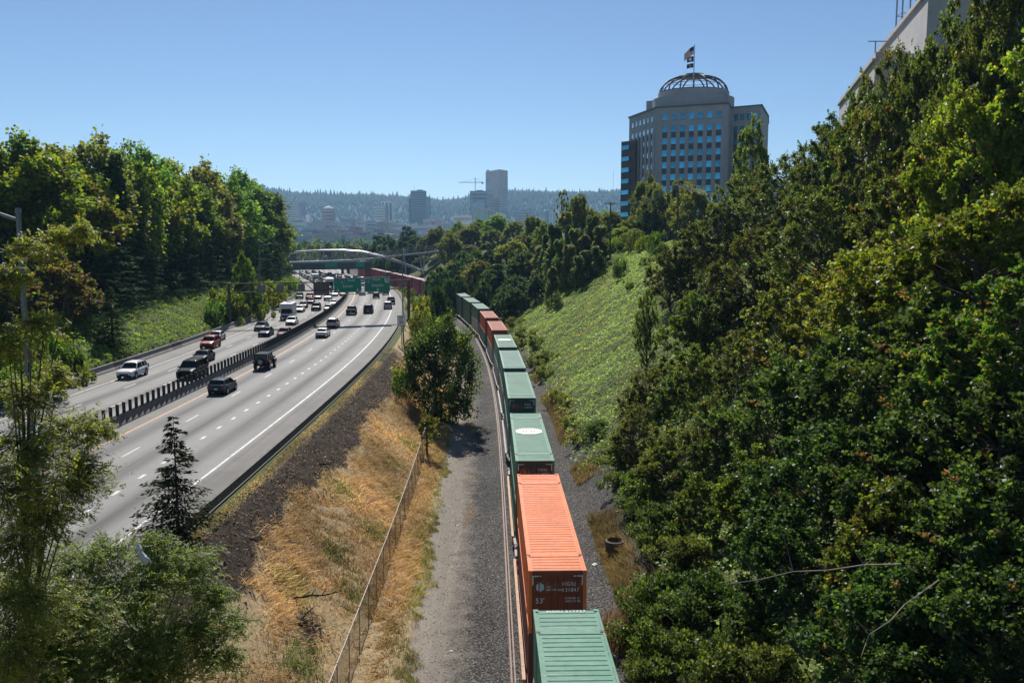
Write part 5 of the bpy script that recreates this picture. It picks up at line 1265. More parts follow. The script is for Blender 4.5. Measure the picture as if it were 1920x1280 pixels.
def broadleaf(seed, h, r, base, nclump, rclump, nleaf, leaf, pal, mat, lobes=5, droop=.35, bark='bark', shape=1.0, fill=.36, upb=.22):
    """crown of leaf clumps on the ends of limbs"""
    g = np.random.default_rng(seed); segs = []
    lean = g.normal(size=2) * .03 * h
    zc = h * (base + 1) / 2; hz = h * (1 - base) / 2
    # lobes give the crown its uneven outline
    lb = unit(g.normal(size=(lobes, 3))); lbr = g.uniform(.82, 1.22, lobes)
    d = unit(g.normal(size=(nclump, 3))); d[:, 2] = d[:, 2] * .9 + .12; d = unit(d)
    k = np.max(np.clip(d @ lb.T, 0, 1) ** 3 * lbr + .62, axis=1); k = np.minimum(k, 1.25)
    rad = g.uniform(.35, 1.0, nclump) ** .5
    cc = d * np.array([r, r, hz]) * (k * rad)[:, None]
    taper = 1 - .35 * shape * np.clip(cc[:, 2] / hz, 0, 1) ** 1.5; cc[:, :2] *= taper[:, None]
    cc += [lean[0], lean[1], zc]; cc[:, 2] = np.maximum(cc[:, 2], h * base * .85)
    # trunk and limbs
    tr = .018 * h + .06; p0 = np.array([0, 0, -.6]); segs.append((p0, (lean[0] * .3, lean[1] * .3, h * base), tr * 1.25, tr * .95)); segs.append(((lean[0] * .3, lean[1] * .3, h * base), (lean[0], lean[1], h * .62), tr * .95, tr * .6)); segs.append(((lean[0], lean[1], h * .62), (lean[0] * 1.2, lean[1] * 1.2, h * .9), tr * .6, tr * .15))
    for i in range(nclump):
        q = cc[i]; zb = max(h * base * .7, q[2] - np.hypot(q[0], q[1]) * g.uniform(.4, .9)); s = np.array([lean[0] * zb / h, lean[1] * zb / h, zb]); m_ = s * .45 + q * .55 + np.array([0, 0, -.04 * h * g.uniform(0, 1)])
        if i % 2 == 0: segs.append((s, m_, tr * .3, tr * .17)); segs.append((m_, q, tr * .17, .015))
        else: segs.append((m_, q, tr * .12, .012))
    n = nclump * nleaf; ci = np.repeat(np.arange(nclump), nleaf); rc = (rclump * g.uniform(.65, 1.35, nclump))[ci]
    # leaves sit along shoots that reach up and outward from each limb end
    nsh = 6; outc = unit(cc - np.array([lean[0], lean[1], zc * .8])); sd_ = unit(outc[:, None, :] * .55 + g.normal(size=(nclump, nsh, 3)) * .68 + np.array([0, 0, upb])); si = g.integers(0, nsh, n); sl = g.uniform(.7, 1.45, (nclump, nsh))[ci, si]
    u = g.uniform(.0, 1, n) ** .8; dv = unit(g.normal(size=(n, 3)))
    P = cc[ci] + sd_[ci, si] * (rc * sl * u)[:, None] * 1.15 + dv * (rc * (fill - .16 * u))[:, None] * (g.uniform(.2, 1, n) ** .5)[:, None] - sd_[ci, si] * (rc * .3)[:, None]
    out = unit(P - np.array([lean[0], lean[1], zc * .75])); D = unit(out * .7 + g.normal(size=(n, 3)) * .55 + np.array([0, 0, -droop])); Nn = unit(np.array([0, 0, .55]) + dv * .8 + g.normal(size=(n, 3)) * .5)
    l = leaf * g.uniform(.65, 1.3, n); V, Fc = kites(P, D, Nn, l, l * g.uniform(.75, 1.05, n))
    tone = np.repeat(g.uniform(.72, 1.25, nclump), nleaf)[:, None]; lc = tones(n, pal, g) * tone
    if mat == 'leaf_maple': br_ = (g.uniform(0, 1, (nclump, nsh)) < .03)[ci, si] & (u > .45); lc[br_] = tones(int(br_.sum()), [(.17, .10, .045), (.13, .085, .035), (.2, .13, .06)], g)
    col = np.repeat(lc, 4, 0)
    tv, tf = tubes(segs); return new_mesh('crown', V, Fc, [mat], col=col), new_mesh('trunk', tv, tf, [bark], smooth=True)
def conifer(seed, h, r, base, nw, per, leaf, pal, droop=.35, dens=14, bark='bark', spread=.5):
    g = np.random.default_rng(seed); segs = [((0, 0, -.5), (0, 0, h * .55), .016 * h + .05, .010 * h), ((0, 0, h * .55), (0, 0, h), .010 * h, .01)]
    Ps, Ds, Ns, Ls = [], [], [], []
    for i in range(nw):
        t = i / (nw - 1); z = h * (base + (1 - base) * t) ; R_ = r * (1 - t) ** .8 * g.uniform(.8, 1.15) + .06 * r
        for k in range(max(3, int(per * (1 - .5 * t)))):
            a = g.uniform(0, 6.2832); L = R_ * g.uniform(.6, 1.2); z0 = z + g.uniform(-.5, .5) * h * (1 - base) / nw
            dr = np.array([math.cos(a), math.sin(a), 0]); e = dr * L + np.array([0, 0, -droop * L * g.uniform(.5, 1.2) + .12 * L])
            s = np.array([0, 0, z0]); segs.append((s, s + e, .012 + .012 * L, .006))
            m = max(5, int(dens * (.4 + L / r))); u = g.uniform(.12, 1.03, m); sd = np.array([-dr[1], dr[0], 0])
            w_ = g.normal(size=m) * spread * .32 * L * (1.15 - u * .7)
            P = s + e * u[:, None] + sd * w_[:, None] + np.array([0, 0, -1.0]) * (np.abs(w_) * .25)[:, None] + g.normal(size=(m, 3)) * .03 * L
            D = unit(dr * .8 + sd * np.sign(w_)[:, None] * .6 + np.array([0, 0, -.35]) + g.normal(size=(m, 3)) * .25); Ps.append(P); Ds.append(D); Ns.append(unit(np.array([0, 0, 1.0]) + g.normal(size=(m, 3)) * .45)); Ls.append(leaf * g.uniform(.6, 1.3, m))
    P = np.concatenate(Ps); n = len(P); l = np.concatenate(Ls); V, Fc = kites(P, np.concatenate(Ds), np.concatenate(Ns), l, l * g.uniform(.3, .5, n), .1)
    tv, tf = tubes(segs, 4); return new_mesh('crown', V, Fc, ['leaf_needle'], col=np.repeat(tones(n, pal, g), 4, 0)), new_mesh('trunk', tv, tf, [bark])
def columnar(seed, h, r, n, leaf, pal, mat):
    """narrow upright crown with clumps trailing along the stem"""
    g = np.random.default_rng(seed); nc = 34; zc = g.uniform(.08, .97, nc) * h; ra = r * (1 - (np.clip(zc / h, .3, 1) - .3) ** 1.6 * .85) * g.uniform(.5, 1.15, nc); an = g.uniform(0, 6.28, nc)
    cc = np.stack([np.cos(an) * ra * .7, np.sin(an) * ra * .7, zc], -1); ci = g.integers(0, nc, n); rc = r * .5 * g.uniform(.6, 1.2, nc)[ci] * (1.1 - .6 * zc[ci] / h)
    dv = unit(g.normal(size=(n, 3))); P = cc[ci] + dv * rc[:, None] * np.array([1, 1, 2.0]) * (g.uniform(.2, 1, n) ** .5)[:, None]; P[:, 2] = np.clip(P[:, 2], .1, h * 1.02)
    D = unit(dv * .6 + g.normal(size=(n, 3)) * .4 + np.array([0, 0, -.5])); Nn = unit(dv + g.normal(size=(n, 3)) * .4 + np.array([0, 0, .6])); l = leaf * g.uniform(.6, 1.3, n); V, Fc = kites(P, D, Nn, l, l * .8)
    tv, tf = tubes([((0, 0, -.5), (0, 0, h * .93), .02 * h, .02)] + [((0, 0, z * .8), tuple(c), .05, .015) for z, c in zip(zc, cc)], 5)
    return new_mesh('crown', V, Fc, [mat], col=np.repeat(tones(n, pal, g) * np.repeat(1, n)[:, None], 4, 0)), new_mesh('trunk', tv, tf, ['bark'])
def shrub(seed, r, h, n, leaf, pal, mat, nc=16):
    g = np.random.default_rng(seed); cc = g.normal(size=(nc, 3)) * np.array([r * .5, r * .5, h * .25]) + [0, 0, h * .45]; cc[:, 2] = np.clip(cc[:, 2], .15 * h, .9 * h); ci = g.integers(0, nc, n)
    dv = unit(g.normal(size=(n, 3))); P = cc[ci] + dv * np.array([r, r, h * .7]) * (.26 * g.uniform(.6, 1.3, nc)[ci] * g.uniform(.3, 1, n) ** .45)[:, None]; P[:, 2] = np.maximum(P[:, 2], .02)
    D = unit(dv * .7 + g.normal(size=(n, 3)) * .5 + np.array([0, 0, -.15])); Nn = unit(dv * .5 + np.array([0, 0, 1.0]) + g.normal(size=(n, 3)) * .5); l = leaf * g.uniform(.6, 1.3, n); V, Fc = kites(P, D, Nn, l, l * .8)
    tv, tf = tubes([((0, 0, -.2), tuple(c), .04, .012) for c in cc], 4)
    tone = g.uniform(.75, 1.25, nc)[ci][:, None]
    return new_mesh('foliage', V, Fc, [mat], col=np.repeat(tones(n, pal, g) * tone, 4, 0)), new_mesh('stem', tv, tf, ['bark'])
MAPLE = [(0.0849, 0.1452, 0.0252), (0.1078, 0.1659, 0.0284), (0.1387, 0.1778, 0.0316), (0.0685, 0.1216, 0.0316), (0.1877, 0.1482, 0.0316), (0.0897, 0.1334, 0.0347)]
MAPLE_Y = [(0.1353, 0.1871, 0.0248), (0.164, 0.2005, 0.0275), (0.114, 0.167, 0.0248), (0.1852, 0.1738, 0.0303)]
BROAD = [(0.1069, 0.1879, 0.0297), (0.1426, 0.2186, 0.0327), (0.0891, 0.1571, 0.0297), (0.1782, 0.239, 0.0372)]
DARK = [(0.0399, 0.0784, 0.0287), (0.0544, 0.0974, 0.0319), (0.0363, 0.0661, 0.0272)]
OLIVE = [(0.1294, 0.1568, 0.042), (0.1552, 0.165, 0.0525), (0.1121, 0.1353, 0.045)]
RUST = [(0.1485, 0.1148, 0.0473), (0.1755, 0.1013, 0.0473), (0.108, 0.1148, 0.0405), (0.216, 0.135, 0.0675)]
NEED = [(0.0248, 0.0597, 0.0267), (0.0342, 0.0737, 0.0297), (0.0466, 0.0878, 0.0327)]
VINE = [(0.09, 0.15, 0.0375), (0.1125, 0.1725, 0.045), (0.075, 0.1275, 0.033)]
K = {}
DULL = [(.085, .115, .026), (.10, .125, .032), (.07, .095, .024), (.125, .125, .038)]
K['maple'] = [broadleaf(100 + i, 14, 5.2, .12, [190, 170, 230, 200, 210][i], [.95, 1.05, .85, .8, 1.1][i], [165, 150, 170, 165, 140][i], [.27, .31, .21, .24, .29][i], [MAPLE, MAPLE_Y, DULL, MAPLE + DULL, [(.046, .09, .028), (.06, .108, .03), (.036, .072, .027), (.08, .125, .032)]][i], 'leaf_maple', 7) for i in range(5)]  # last palette is darkened: canopy shade painted into the leaf colour
K['broad'] = [broadleaf(200 + i, 18, 5.6, .12, 170, 1.35, 95, .50, [BROAD, BROAD, OLIVE, BROAD][i], 'leaf_broad', 8, shape=.7, fill=.6, upb=.05) for i in range(4)]
K['bright'] = [broadleaf(240 + i, 16, 5.4, .12, 160, 1.25, 95, .48, MAPLE_Y, 'leaf_broad', 8, shape=.7, fill=.6, upb=.05) for i in range(2)]
K['sparse'] = [broadleaf(255, 16, 2.6, .35, 34, .6, 60, .34, OLIVE, 'leaf_broad', 5, bark='bark')]
K['dense'] = [broadleaf(250, 11, 5.0, .0, 190, .95, 150, .26, [(.036, .072, .02), (.05, .092, .023), (.03, .058, .018), (.10, .14, .03)], 'leaf_maple', 6, shape=.25, fill=.85, upb=-.05)]
K['dark'] = [broadleaf(260 + i, 14, 5.5, .06, 160, 1.25, 100, .46, DARK, 'leaf_broad', 8, shape=.7, fill=.55, upb=.05) for i in range(2)]
K['olive'] = [broadleaf(280 + i, 14, 5.0, .08, 150, 1.15, 100, .42, OLIVE, 'leaf_broad', 8, shape=.8, fill=.5, upb=.1) for i in range(2)]
K['rust'] = [broadleaf(290, 10, 4.6, .06, 140, 1.05, 110, .34, RUST + BROAD[:2], 'leaf_broad', 7)]
K['conifer'] = [conifer(300 + i, 20, 4.4, .05, 28, 10, .62, NEED, .35, 30) for i in range(3)]
K['cypress'] = [columnar(330, 18, 2.2, 7000, .5, DARK, 'leaf_needle')]
K['poplar'] = [columnar(340 + i, 12, 1.9, 6500, .36, [VINE, OLIVE][i], 'leaf_broad') for i in range(2)]
K['far'] = [broadleaf(360 + i, 14, 6.5, .05, 70, 1.9, 26, 1.2, [BROAD, DARK, OLIVE][i], 'leaf_broad', 6) for i in range(3)]
K['shrub'] = [shrub(400 + i, 1.6, 1.5, 2600, .16, [BROAD, VINE, OLIVE, MAPLE_Y][i], 'leaf_broad') for i in range(4)]
K['nearshrub'] = [shrub(420 + i, 1.9, 1.2, 8000, .13, [[(.07, .115, .03), (.09, .13, .035), (.055, .09, .025)], [(.10, .14, .04), (.12, .155, .045), (.075, .11, .03)]][i], 'leaf_maple', 34) for i in range(2)]
K['sapling'] = [broadleaf(440, 4, 1.3, .2, 34, .34, 75, .16, MAPLE_Y, 'leaf_maple', 5)]
SIZE = {'sparse': (16, 2.6), 'dense': (11, 5.0), 'maple': (14, 5.2), 'broad': (18, 5.6), 'bright': (16, 5.4), 'dark': (14, 5.5), 'olive': (14, 5.0), 'rust': (10, 4.6), 'conifer': (20, 4.4), 'cypress': (18, 2.2), 'poplar': (12, 1.9), 'far': (14, 6.5), 'shrub': (1.5, 1.6), 'nearshrub': (1.3, 1.7), 'sapling': (4, 1.3)}
for k_, ms_ in K.items():                  # measured size of each crown, so that planted trees come out as high and wide as asked
    if k_ in ('shrub', 'nearshrub'): continue
    hs_, rs_ = [], []
    for m_ in ms_:
        co = np.empty(len(m_[0].vertices) * 3, np.float32); m_[0].vertices.foreach_get('co', co); co = co.reshape(-1, 3); hs_.append(np.percentile(co[:, 2], 99.7)); rs_.append(np.percentile(np.hypot(co[:, 0], co[:, 1]), 96))
    SIZE[k_] = (float(np.mean(hs_)), float(np.mean(rs_)))
NAME = {'sparse': 'broadleaf_tree', 'dense': 'broadleaf_tree', 'maple': 'maple_tree', 'broad': 'broadleaf_tree', 'bright': 'broadleaf_tree', 'dark': 'broadleaf_tree', 'olive': 'broadleaf_tree', 'rust': 'broadleaf_tree', 'conifer': 'conifer_tree', 'cypress': 'cypress_tree', 'poplar': 'poplar_tree', 'far': 'broadleaf_tree', 'shrub': 'shrub', 'nearshrub': 'shrub', 'sapling': 'sapling'}
rv = random.Random(21); cnt = {}
def plant(kind, X, Y, h, r, label, group, var=None, z=None):
    k = cnt.get(kind, 0); cnt[kind] = k + 1
    ms = K[kind][(k if var is None else var) % len(K[kind])]; H0, R0 = SIZE[kind]
    zb = ground_z(X, Y) if z is None else z
    isb = 'shrub' in kind
    t = thing(NAME[kind], (X, Y, zb), label, 'shrub' if isb else 'tree', rv.uniform(0, 6.28), group); t.scale = (r / R0, r / R0, h / H0)
    link('foliage' if isb else 'crown', ms[0], t); link('stem' if isb else 'trunk', ms[1], t); return t
def back_off(px, Y, margin):              # keep the bank clear: no trunk nearer to the barrier than margin
    while Y < 480 and (px - 960) / F * Y > float(MED(Y)) + LB - margin: Y += 2
    return Y
def rooted(kind, px, py, hpx, rpx, label, group, var=None):   # a plant by the point where it grows
    p = hit(px, py); return plant(kind, p.x, p.y, hpx / F * p.y, rpx / F * p.y, label, group, var)
def tree(kind, px, ytop, Y, rpx, label, group, var=None, sink=0.0):
    p = at(px, ytop, Y); r_ = rpx / F * Y; zb = ground_z(p.x, Y) - sink; h = max(p.z - zb, 1.5)
    if kind == 'maple' and h < 2.3 * r_: h = 2.3 * r_; zb = p.z - h
    return plant(kind, p.x, Y, h, rpx / F * Y, label, group, var, zb)
TN = {'sparse': 'thin sparse tree', 'maple': 'maple', 'broad': 'green broadleaf tree', 'bright': 'yellow-green broadleaf tree', 'dark': 'dark leafy tree', 'olive': 'olive-green tree', 'rust': 'rusty-tinged tree', 'conifer': 'dark conifer', 'cypress': 'slim dark cypress', 'poplar': 'slender vine-clad tree', 'far': 'round far tree'}
seq = {}
def belt(rows, group, where):
    for (kind, px, yt, Y, rp) in rows:
        i = seq.get((group, kind), 0); seq[(group, kind)] = i + 1
        if group == LG: Y = back_off(px, Y, {'conifer': 14, 'cypress': 16, 'rust': 10, 'dark': 18}.get(kind, 20) - (8 if px > 490 else 0))
        if group == LG and kind in ('broad', 'bright', 'olive'): rp *= 1.32
        tree(kind, px, yt, Y, rp, f'{TN[kind]} {where}, {ordn(i)} of its kind', group)

# ------------------------------------------------------------------ tree belt over the oncoming lanes
LG = 'trees on the bank over the oncoming lanes'
belt([
 ('bright', 10, 268, 108, 95), ('bright', 75, 285, 112, 90), ('broad', 45, 262, 125, 80), ('broad', 120, 290, 118, 70), ('broad', 165, 256, 132, 72), ('broad', 215, 270, 140, 62), ('broad', 262, 285, 142, 66),
 ('bright', 300, 300, 150, 58), ('broad', 330, 318, 152, 58), ('broad', 372, 306, 165, 58), ('bright', 352, 345, 148, 55), ('broad', 405, 322, 172, 50), ('broad', 450, 326, 190, 50), ('broad', 428, 355, 170, 46), ('broad', 478, 345, 205, 44), ('olive', 500, 372, 225, 40),
 ('broad', 515, 405, 255, 34), ('dark', 528, 432, 290, 28), ('broad', 465, 380, 190, 44), ('broad', 485, 410, 215, 40), ('bright', 270, 330, 135, 60), ('broad', 230, 300, 130, 60), ('bright', 40, 330, 100, 80), ('broad', 110, 345, 108, 62), ('broad', 300, 350, 140, 58), ('bright', 390, 365, 158, 46),
 ('dark', 505, 440, 245, 32), ('dark', 540, 452, 330, 24), ('dark', 532, 462, 300, 24), ('broad', 440, 430, 182, 40)], LG, 'in the belt above the oncoming lanes')
belt([('cypress', 205, 292, 122, 34), ('cypress', 222, 325, 124, 26), ('cypress', 420, 352, 165, 22), ('cypress', 412, 372, 166, 18),
 ('conifer', 185, 365, 112, 62), ('conifer', 145, 400, 108, 60), ('conifer', 215, 405, 116, 52), ('conifer', 290, 425, 128, 48), ('conifer', 328, 415, 138, 42), ('conifer', 375, 395, 152, 40), ('conifer', 105, 440, 100, 55), ('conifer', 250, 385, 126, 50), ('conifer', 405, 420, 160, 36), ('conifer', 350, 440, 140, 40), ('conifer', 452, 440, 185, 30), ('conifer', 432, 455, 175, 30), ('conifer', 480, 452, 210, 26), ('conifer', 516, 455, 262, 22), ('conifer', 545, 466, 350, 16), ('conifer', 534, 470, 310, 17), ('conifer', 498, 452, 235, 22), ('conifer', 180, 455, 106, 50)], LG, 'in the belt above the oncoming lanes')
belt([('rust', 70, 470, 88, 95), ('rust', 130, 545, 84, 70), ('rust', 20, 500, 82, 90), ('rust', 100, 610, 80, 70)], LG, 'by the lamp post over the oncoming lanes')
tree('broad', 455, 478, 172, 24, 'pale willow-like tree at the bank foot behind the gantry post', LG, 0)
rooted('conifer', 212, 650, 112, 36, 'small dark conifer on the ivy bank beside the white SUV', LG, 1)
for i, (px, yt, Y, rp) in enumerate([(425, 560, 158, 30), (458, 540, 170, 34), (480, 550, 180, 28), (500, 545, 192, 24), (520, 540, 205, 22), (405, 575, 150, 26), (445, 580, 160, 22), (490, 575, 178, 20), (60, 640, 84, 50), (120, 660, 86, 40), (20, 660, 80, 50), (150, 690, 90, 26), (540, 530, 235, 16), (30, 700, 76, 50), (90, 700, 80, 40), (70, 600, 88, 50)]):
    rooted('shrub', px, yt + rp * 1.3, rp * 1.9, rp, f'bushy green shrub on the lower ivy bank, {ordn(i)} of its row', 'shrubs on the bank over the oncoming lanes')

# ------------------------------------------------------------------ beyond the train: trees at the bend and on the bluff
RG = 'trees along the far railway bend'
belt([('dark', 850, 500, 262, 34), ('dark', 880, 470, 275, 40), ('dark', 915, 462, 265, 44), ('olive', 950, 448, 262, 42), ('dark', 985, 470, 240, 40), ('dark', 935, 500, 232, 40), ('olive', 900, 495, 250, 34), ('dark', 970, 515, 215, 36), ('olive', 1000, 480, 235, 34), ('dark', 860, 520, 245, 26), ('dark', 960, 540, 205, 30), ('olive', 985, 445, 275, 34), ('olive', 840, 490, 300, 28), ('dark', 905, 530, 222, 28), ('dark', 945, 535, 212, 28), ('dark', 1005, 520, 205, 26)], RG, 'beyond the railway bend')
belt([('poplar', 1040, 420, 214, 20), ('poplar', 1060, 398, 222, 20), ('poplar', 1078, 430, 205, 18), ('poplar', 1095, 440, 200, 18), ('poplar', 1110, 405, 208, 20), ('poplar', 1125, 425, 200, 18), ('poplar', 1050, 450, 200, 18), ('poplar', 1068, 460, 195, 18), ('poplar', 1028, 440, 222, 18), ('poplar', 1100, 470, 190, 16), ('poplar', 1118, 462, 190, 18), ('poplar', 1035, 500, 188, 14), ('poplar', 1085, 480, 188, 16), ('poplar', 1015, 460, 228, 18), ('poplar', 1130, 470, 196, 18)], RG, 'in the cluster edging the ivy slope')
belt([('sparse', 1052, 356, 235, 16), ('sparse', 1082, 366, 236, 18), ('olive', 1085, 372, 240, 24), ('broad', 1025, 415, 265, 26), ('olive', 1110, 385, 245, 28), ('olive', 1150, 400, 235, 26), ('broad', 1180, 410, 225, 26), ('olive', 1205, 322, 250, 26), ('olive', 1225, 350, 235, 30), ('olive', 1250, 348, 225, 30), ('bright', 1190, 430, 215, 22), ('bright', 1165, 425, 220, 22), ('olive', 1280, 345, 215, 34), ('olive', 1305, 340, 200, 40), ('dark', 1218, 390, 225, 24), ('broad', 1135, 395, 255, 26), ('olive', 1000, 410, 290, 28)], 'trees on the bluff before the domed building', 'on the bluff below the domed building')
belt([('broad', 820, 425, 420, 26), ('broad', 855, 415, 400, 28), ('broad', 900, 412, 390, 28), ('broad', 935, 402, 360, 28), ('olive', 875, 420, 380, 28), ('olive', 965, 418, 330, 28), ('olive', 920, 430, 350, 26), ('broad', 845, 435, 360, 26), ('dark', 760, 428, 470, 24), ('dark', 735, 440, 480, 26), ('dark', 705, 445, 500, 24), ('dark', 785, 440, 460, 24), ('dark', 770, 460, 430, 20), ('olive', 800, 445, 440, 22), ('dark', 745, 475, 425, 22), ('dark', 790, 480, 420, 20), ('dark', 820, 485, 405, 20), ('olive', 850, 470, 380, 22), ('olive', 880, 460, 370, 22), ('dark', 700, 478, 470, 20), ('dark', 720, 470, 450, 20)], 'trees around the footbridge ramp', 'around the footbridge ramp')
belt([('far', 560 + i * 13 + rv.uniform(-4, 4), rv.uniform(452, 461), rv.uniform(640, 820), rv.uniform(12, 17)) for i in range(13)] + [('far', 500 + i * 24 + rv.uniform(-4, 4), rv.uniform(446, 452), rv.uniform(1000, 1350), rv.uniform(12, 17)) for i in range(24)], 'trees beyond the bridges', 'beyond the bridges')
for i, (px, yt, Y, rp) in enumerate([(825, 505, 255, 22), (838, 520, 240, 18), (808, 512, 285, 20), (822, 535, 225, 18)]):
    tree('dark', px, yt, Y, rp, ['dark leafy tree screening the train at the bend, tallest of four', 'dark leafy tree at the bend, beside the green container roofs', 'dark leafy tree at the foot of the arch', 'small dark tree by the end of the gravel track'][i], 'trees between highway and railway')
tree('dark', 828, 535, 170, 24, 'small round dark tree standing behind the lone bushy tree', 'trees between highway and railway', 1)
tree('dense', 812, 592, 99, 84, 'lone dense bushy tree between the burnt bank and the gravel track', 'trees between highway and railway', 0)
tree('sapling', 800, 778, 82, 26, 'yellow-green sapling poking through the chain-link fence', 'trees between highway and railway')
for i, (px, yt, Y, rp, v) in enumerate([(795, 545, 190, 20, 3), (790, 565, 165, 20, 3), (780, 585, 150, 22, 2), (800, 580, 160, 18, 1), (778, 560, 200, 11, 3), (748, 690, 100, 16, 0), (835, 600, 150, 16, 0)]):
    tree('shrub', px, yt, Y, rp, f'yellowish shrub on the bank between highway and railway, {ordn(i)} beyond the lone tree', 'shrubs between highway and railway', v)

for i in range(13):
    Y = 215 + i * 16.5; x, y = off(MED, Y, 17.5 + rv.uniform(0, 3)); plant('shrub', x, y, rv.uniform(2.0, 4.2), rv.uniform(1.6, 2.8), f'scrubby bush before the far train, {ordn(i)} along the shoulder beyond the gantry', 'bushes before the far train', [3, 0, 2][i % 3])
# ------------------------------------------------------------------ maples on the near bluff
MG = 'maples on the near railway slope'
mp = [  # px, top y, Y, radius px, colour variant
 (1415, 236, 150, 46, 0), (1390, 330, 130, 80, 2), (1330, 400, 128, 62, 2), (1295, 430, 120, 60, 0), (1260, 470, 118, 45, 2), (1480, 290, 115, 85, 0), (1545, 248, 100, 85, 2), (1550, 232, 105, 60, 0), (1614, 180, 92, 84, 0), (1676, 98, 84, 92, 2), (1742, 8, 76, 105, 0), (1850, -60, 68, 120, 2), (1925, -80, 66, 120, 0), (1800, 60, 70, 100, 2), (1950, 60, 60, 150, 1),
 (1830, 150, 60, 130, 1), (1715, 280, 66, 115, 0), (1560, 350, 76, 110, 2), (1440, 430, 88, 100, 0), (1370, 500, 92, 80, 2), (1310, 560, 88, 72, 0), (1870, 330, 48, 170, 1), (1740, 400, 54, 150, 1), (1620, 450, 60, 130, 1), (1500, 530, 68, 110, 0), (1400, 620, 74, 95, 2), (1290, 660, 78, 80, 0), (1210, 690, 80, 62, 0), (1215, 545, 96, 26, 0),
 (1180, 760, 70, 52, 2), (1900, 520, 40, 190, 0), (1760, 560, 45, 170, 0), (1620, 620, 50, 150, 2), (1480, 680, 56, 130, 0), (1350, 740, 60, 110, 2), (1250, 800, 62, 84, 0), (1880, 720, 36, 190, 2), (1720, 760, 40, 170, 0), (1560, 800, 44, 150, 2), (1420, 860, 48, 120, 0), (1850, 900, 32, 190, 2), (1650, 930, 36, 170, 1), (1480, 970, 40, 130, 0), (1300, 900, 54, 74, 0), (1900, 1080, 28, 200, 0), (1700, 1080, 31, 170, 2)]
for i, (px, yt, Y, rp, v) in enumerate(sorted(mp, key=lambda q: -q[2])):
    v = {0: [0, 3, 2][i % 3] if Y > 58 else [4, 4, 0][i % 3], 1: 1 if Y > 45 else 0, 2: 2 if Y > 58 else 4}[v]  # near lower maples mostly get the palette with shade painted in
    lab = f'{["green", "yellow-green", "dull olive", "mixed green", "shade-darkened green"][v]} maple on the slope beside the train, {ordn(len(mp) - 1 - i)} counting from the near corner'
    if px == 1415: lab = 'tall brownish-topped tree overlapping the domed building'
    if px == 1215 and yt == 545: lab = 'thin leafy sapling standing out against the ivy slope'
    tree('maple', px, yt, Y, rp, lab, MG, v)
for i, (px, yt, Y, rp) in enumerate([(1170, 830, 66, 36), (1165, 885, 62, 26), (1195, 925, 58, 30), (1250, 985, 54, 40), (1240, 1080, 46, 60), (1300, 1120, 43, 60), (1220, 1150, 42, 56), (1290, 1190, 39, 70), (1360, 1200, 38, 70), (1220, 1240, 37, 50), (1350, 1080, 45, 60), (1290, 1010, 50, 55), (1400, 1130, 41, 60), (1440, 1210, 36, 70), (1120, 790, 78, 24), (1205, 880, 60, 40), (1250, 940, 55, 50)]):
    rooted('nearshrub', px, yt + rp * 1.2, rp * 1.25, rp * 1.15, f'leafy bramble shrub at the foot of the maples, {ordn(i)} along the ballast edge', 'shrubs at the foot of the maples')
tree('shrub', 1185, 532, 152, 14, 'lone dark round bush on the open ivy slope', 'shrubs on the ivy slope', 0)
tree('shrub', 1163, 478, 172, 18, 'small bush near the crest of the ivy slope', 'shrubs on the ivy slope', 1)
for i, (px, py, hp, rp) in enumerate([(1148, 476, 30, 16), (1168, 470, 26, 15), (1185, 472, 38, 18), (1205, 470, 32, 17), (1222, 474, 40, 20), (1238, 486, 34, 18), (1135, 484, 24, 13), (1212, 500, 20, 12)]):
    rooted('shrub', px, py, hp, rp, f'mixed green bush along the crest of the ivy slope, {ordn(i)} of its row', 'bushes on the crest of the ivy slope', i)
for i, (px, yt, Y, rp) in enumerate([(985, 640, 118, 20), (1005, 690, 105, 20), (965, 615, 130, 16), (1022, 712, 98, 20), (1045, 755, 90, 18), (1005, 655, 125, 20), (1070, 800, 80, 16), (1085, 835, 74, 18), (975, 655, 110, 16), (1030, 680, 110, 18), (1060, 760, 90, 16)]):
    rooted('shrub', px, yt, rp * 1.3, rp, f'low olive shrub along the ballast below the ivy slope, {ordn(i)} from the bend', 'shrubs below the ivy slope', 2)

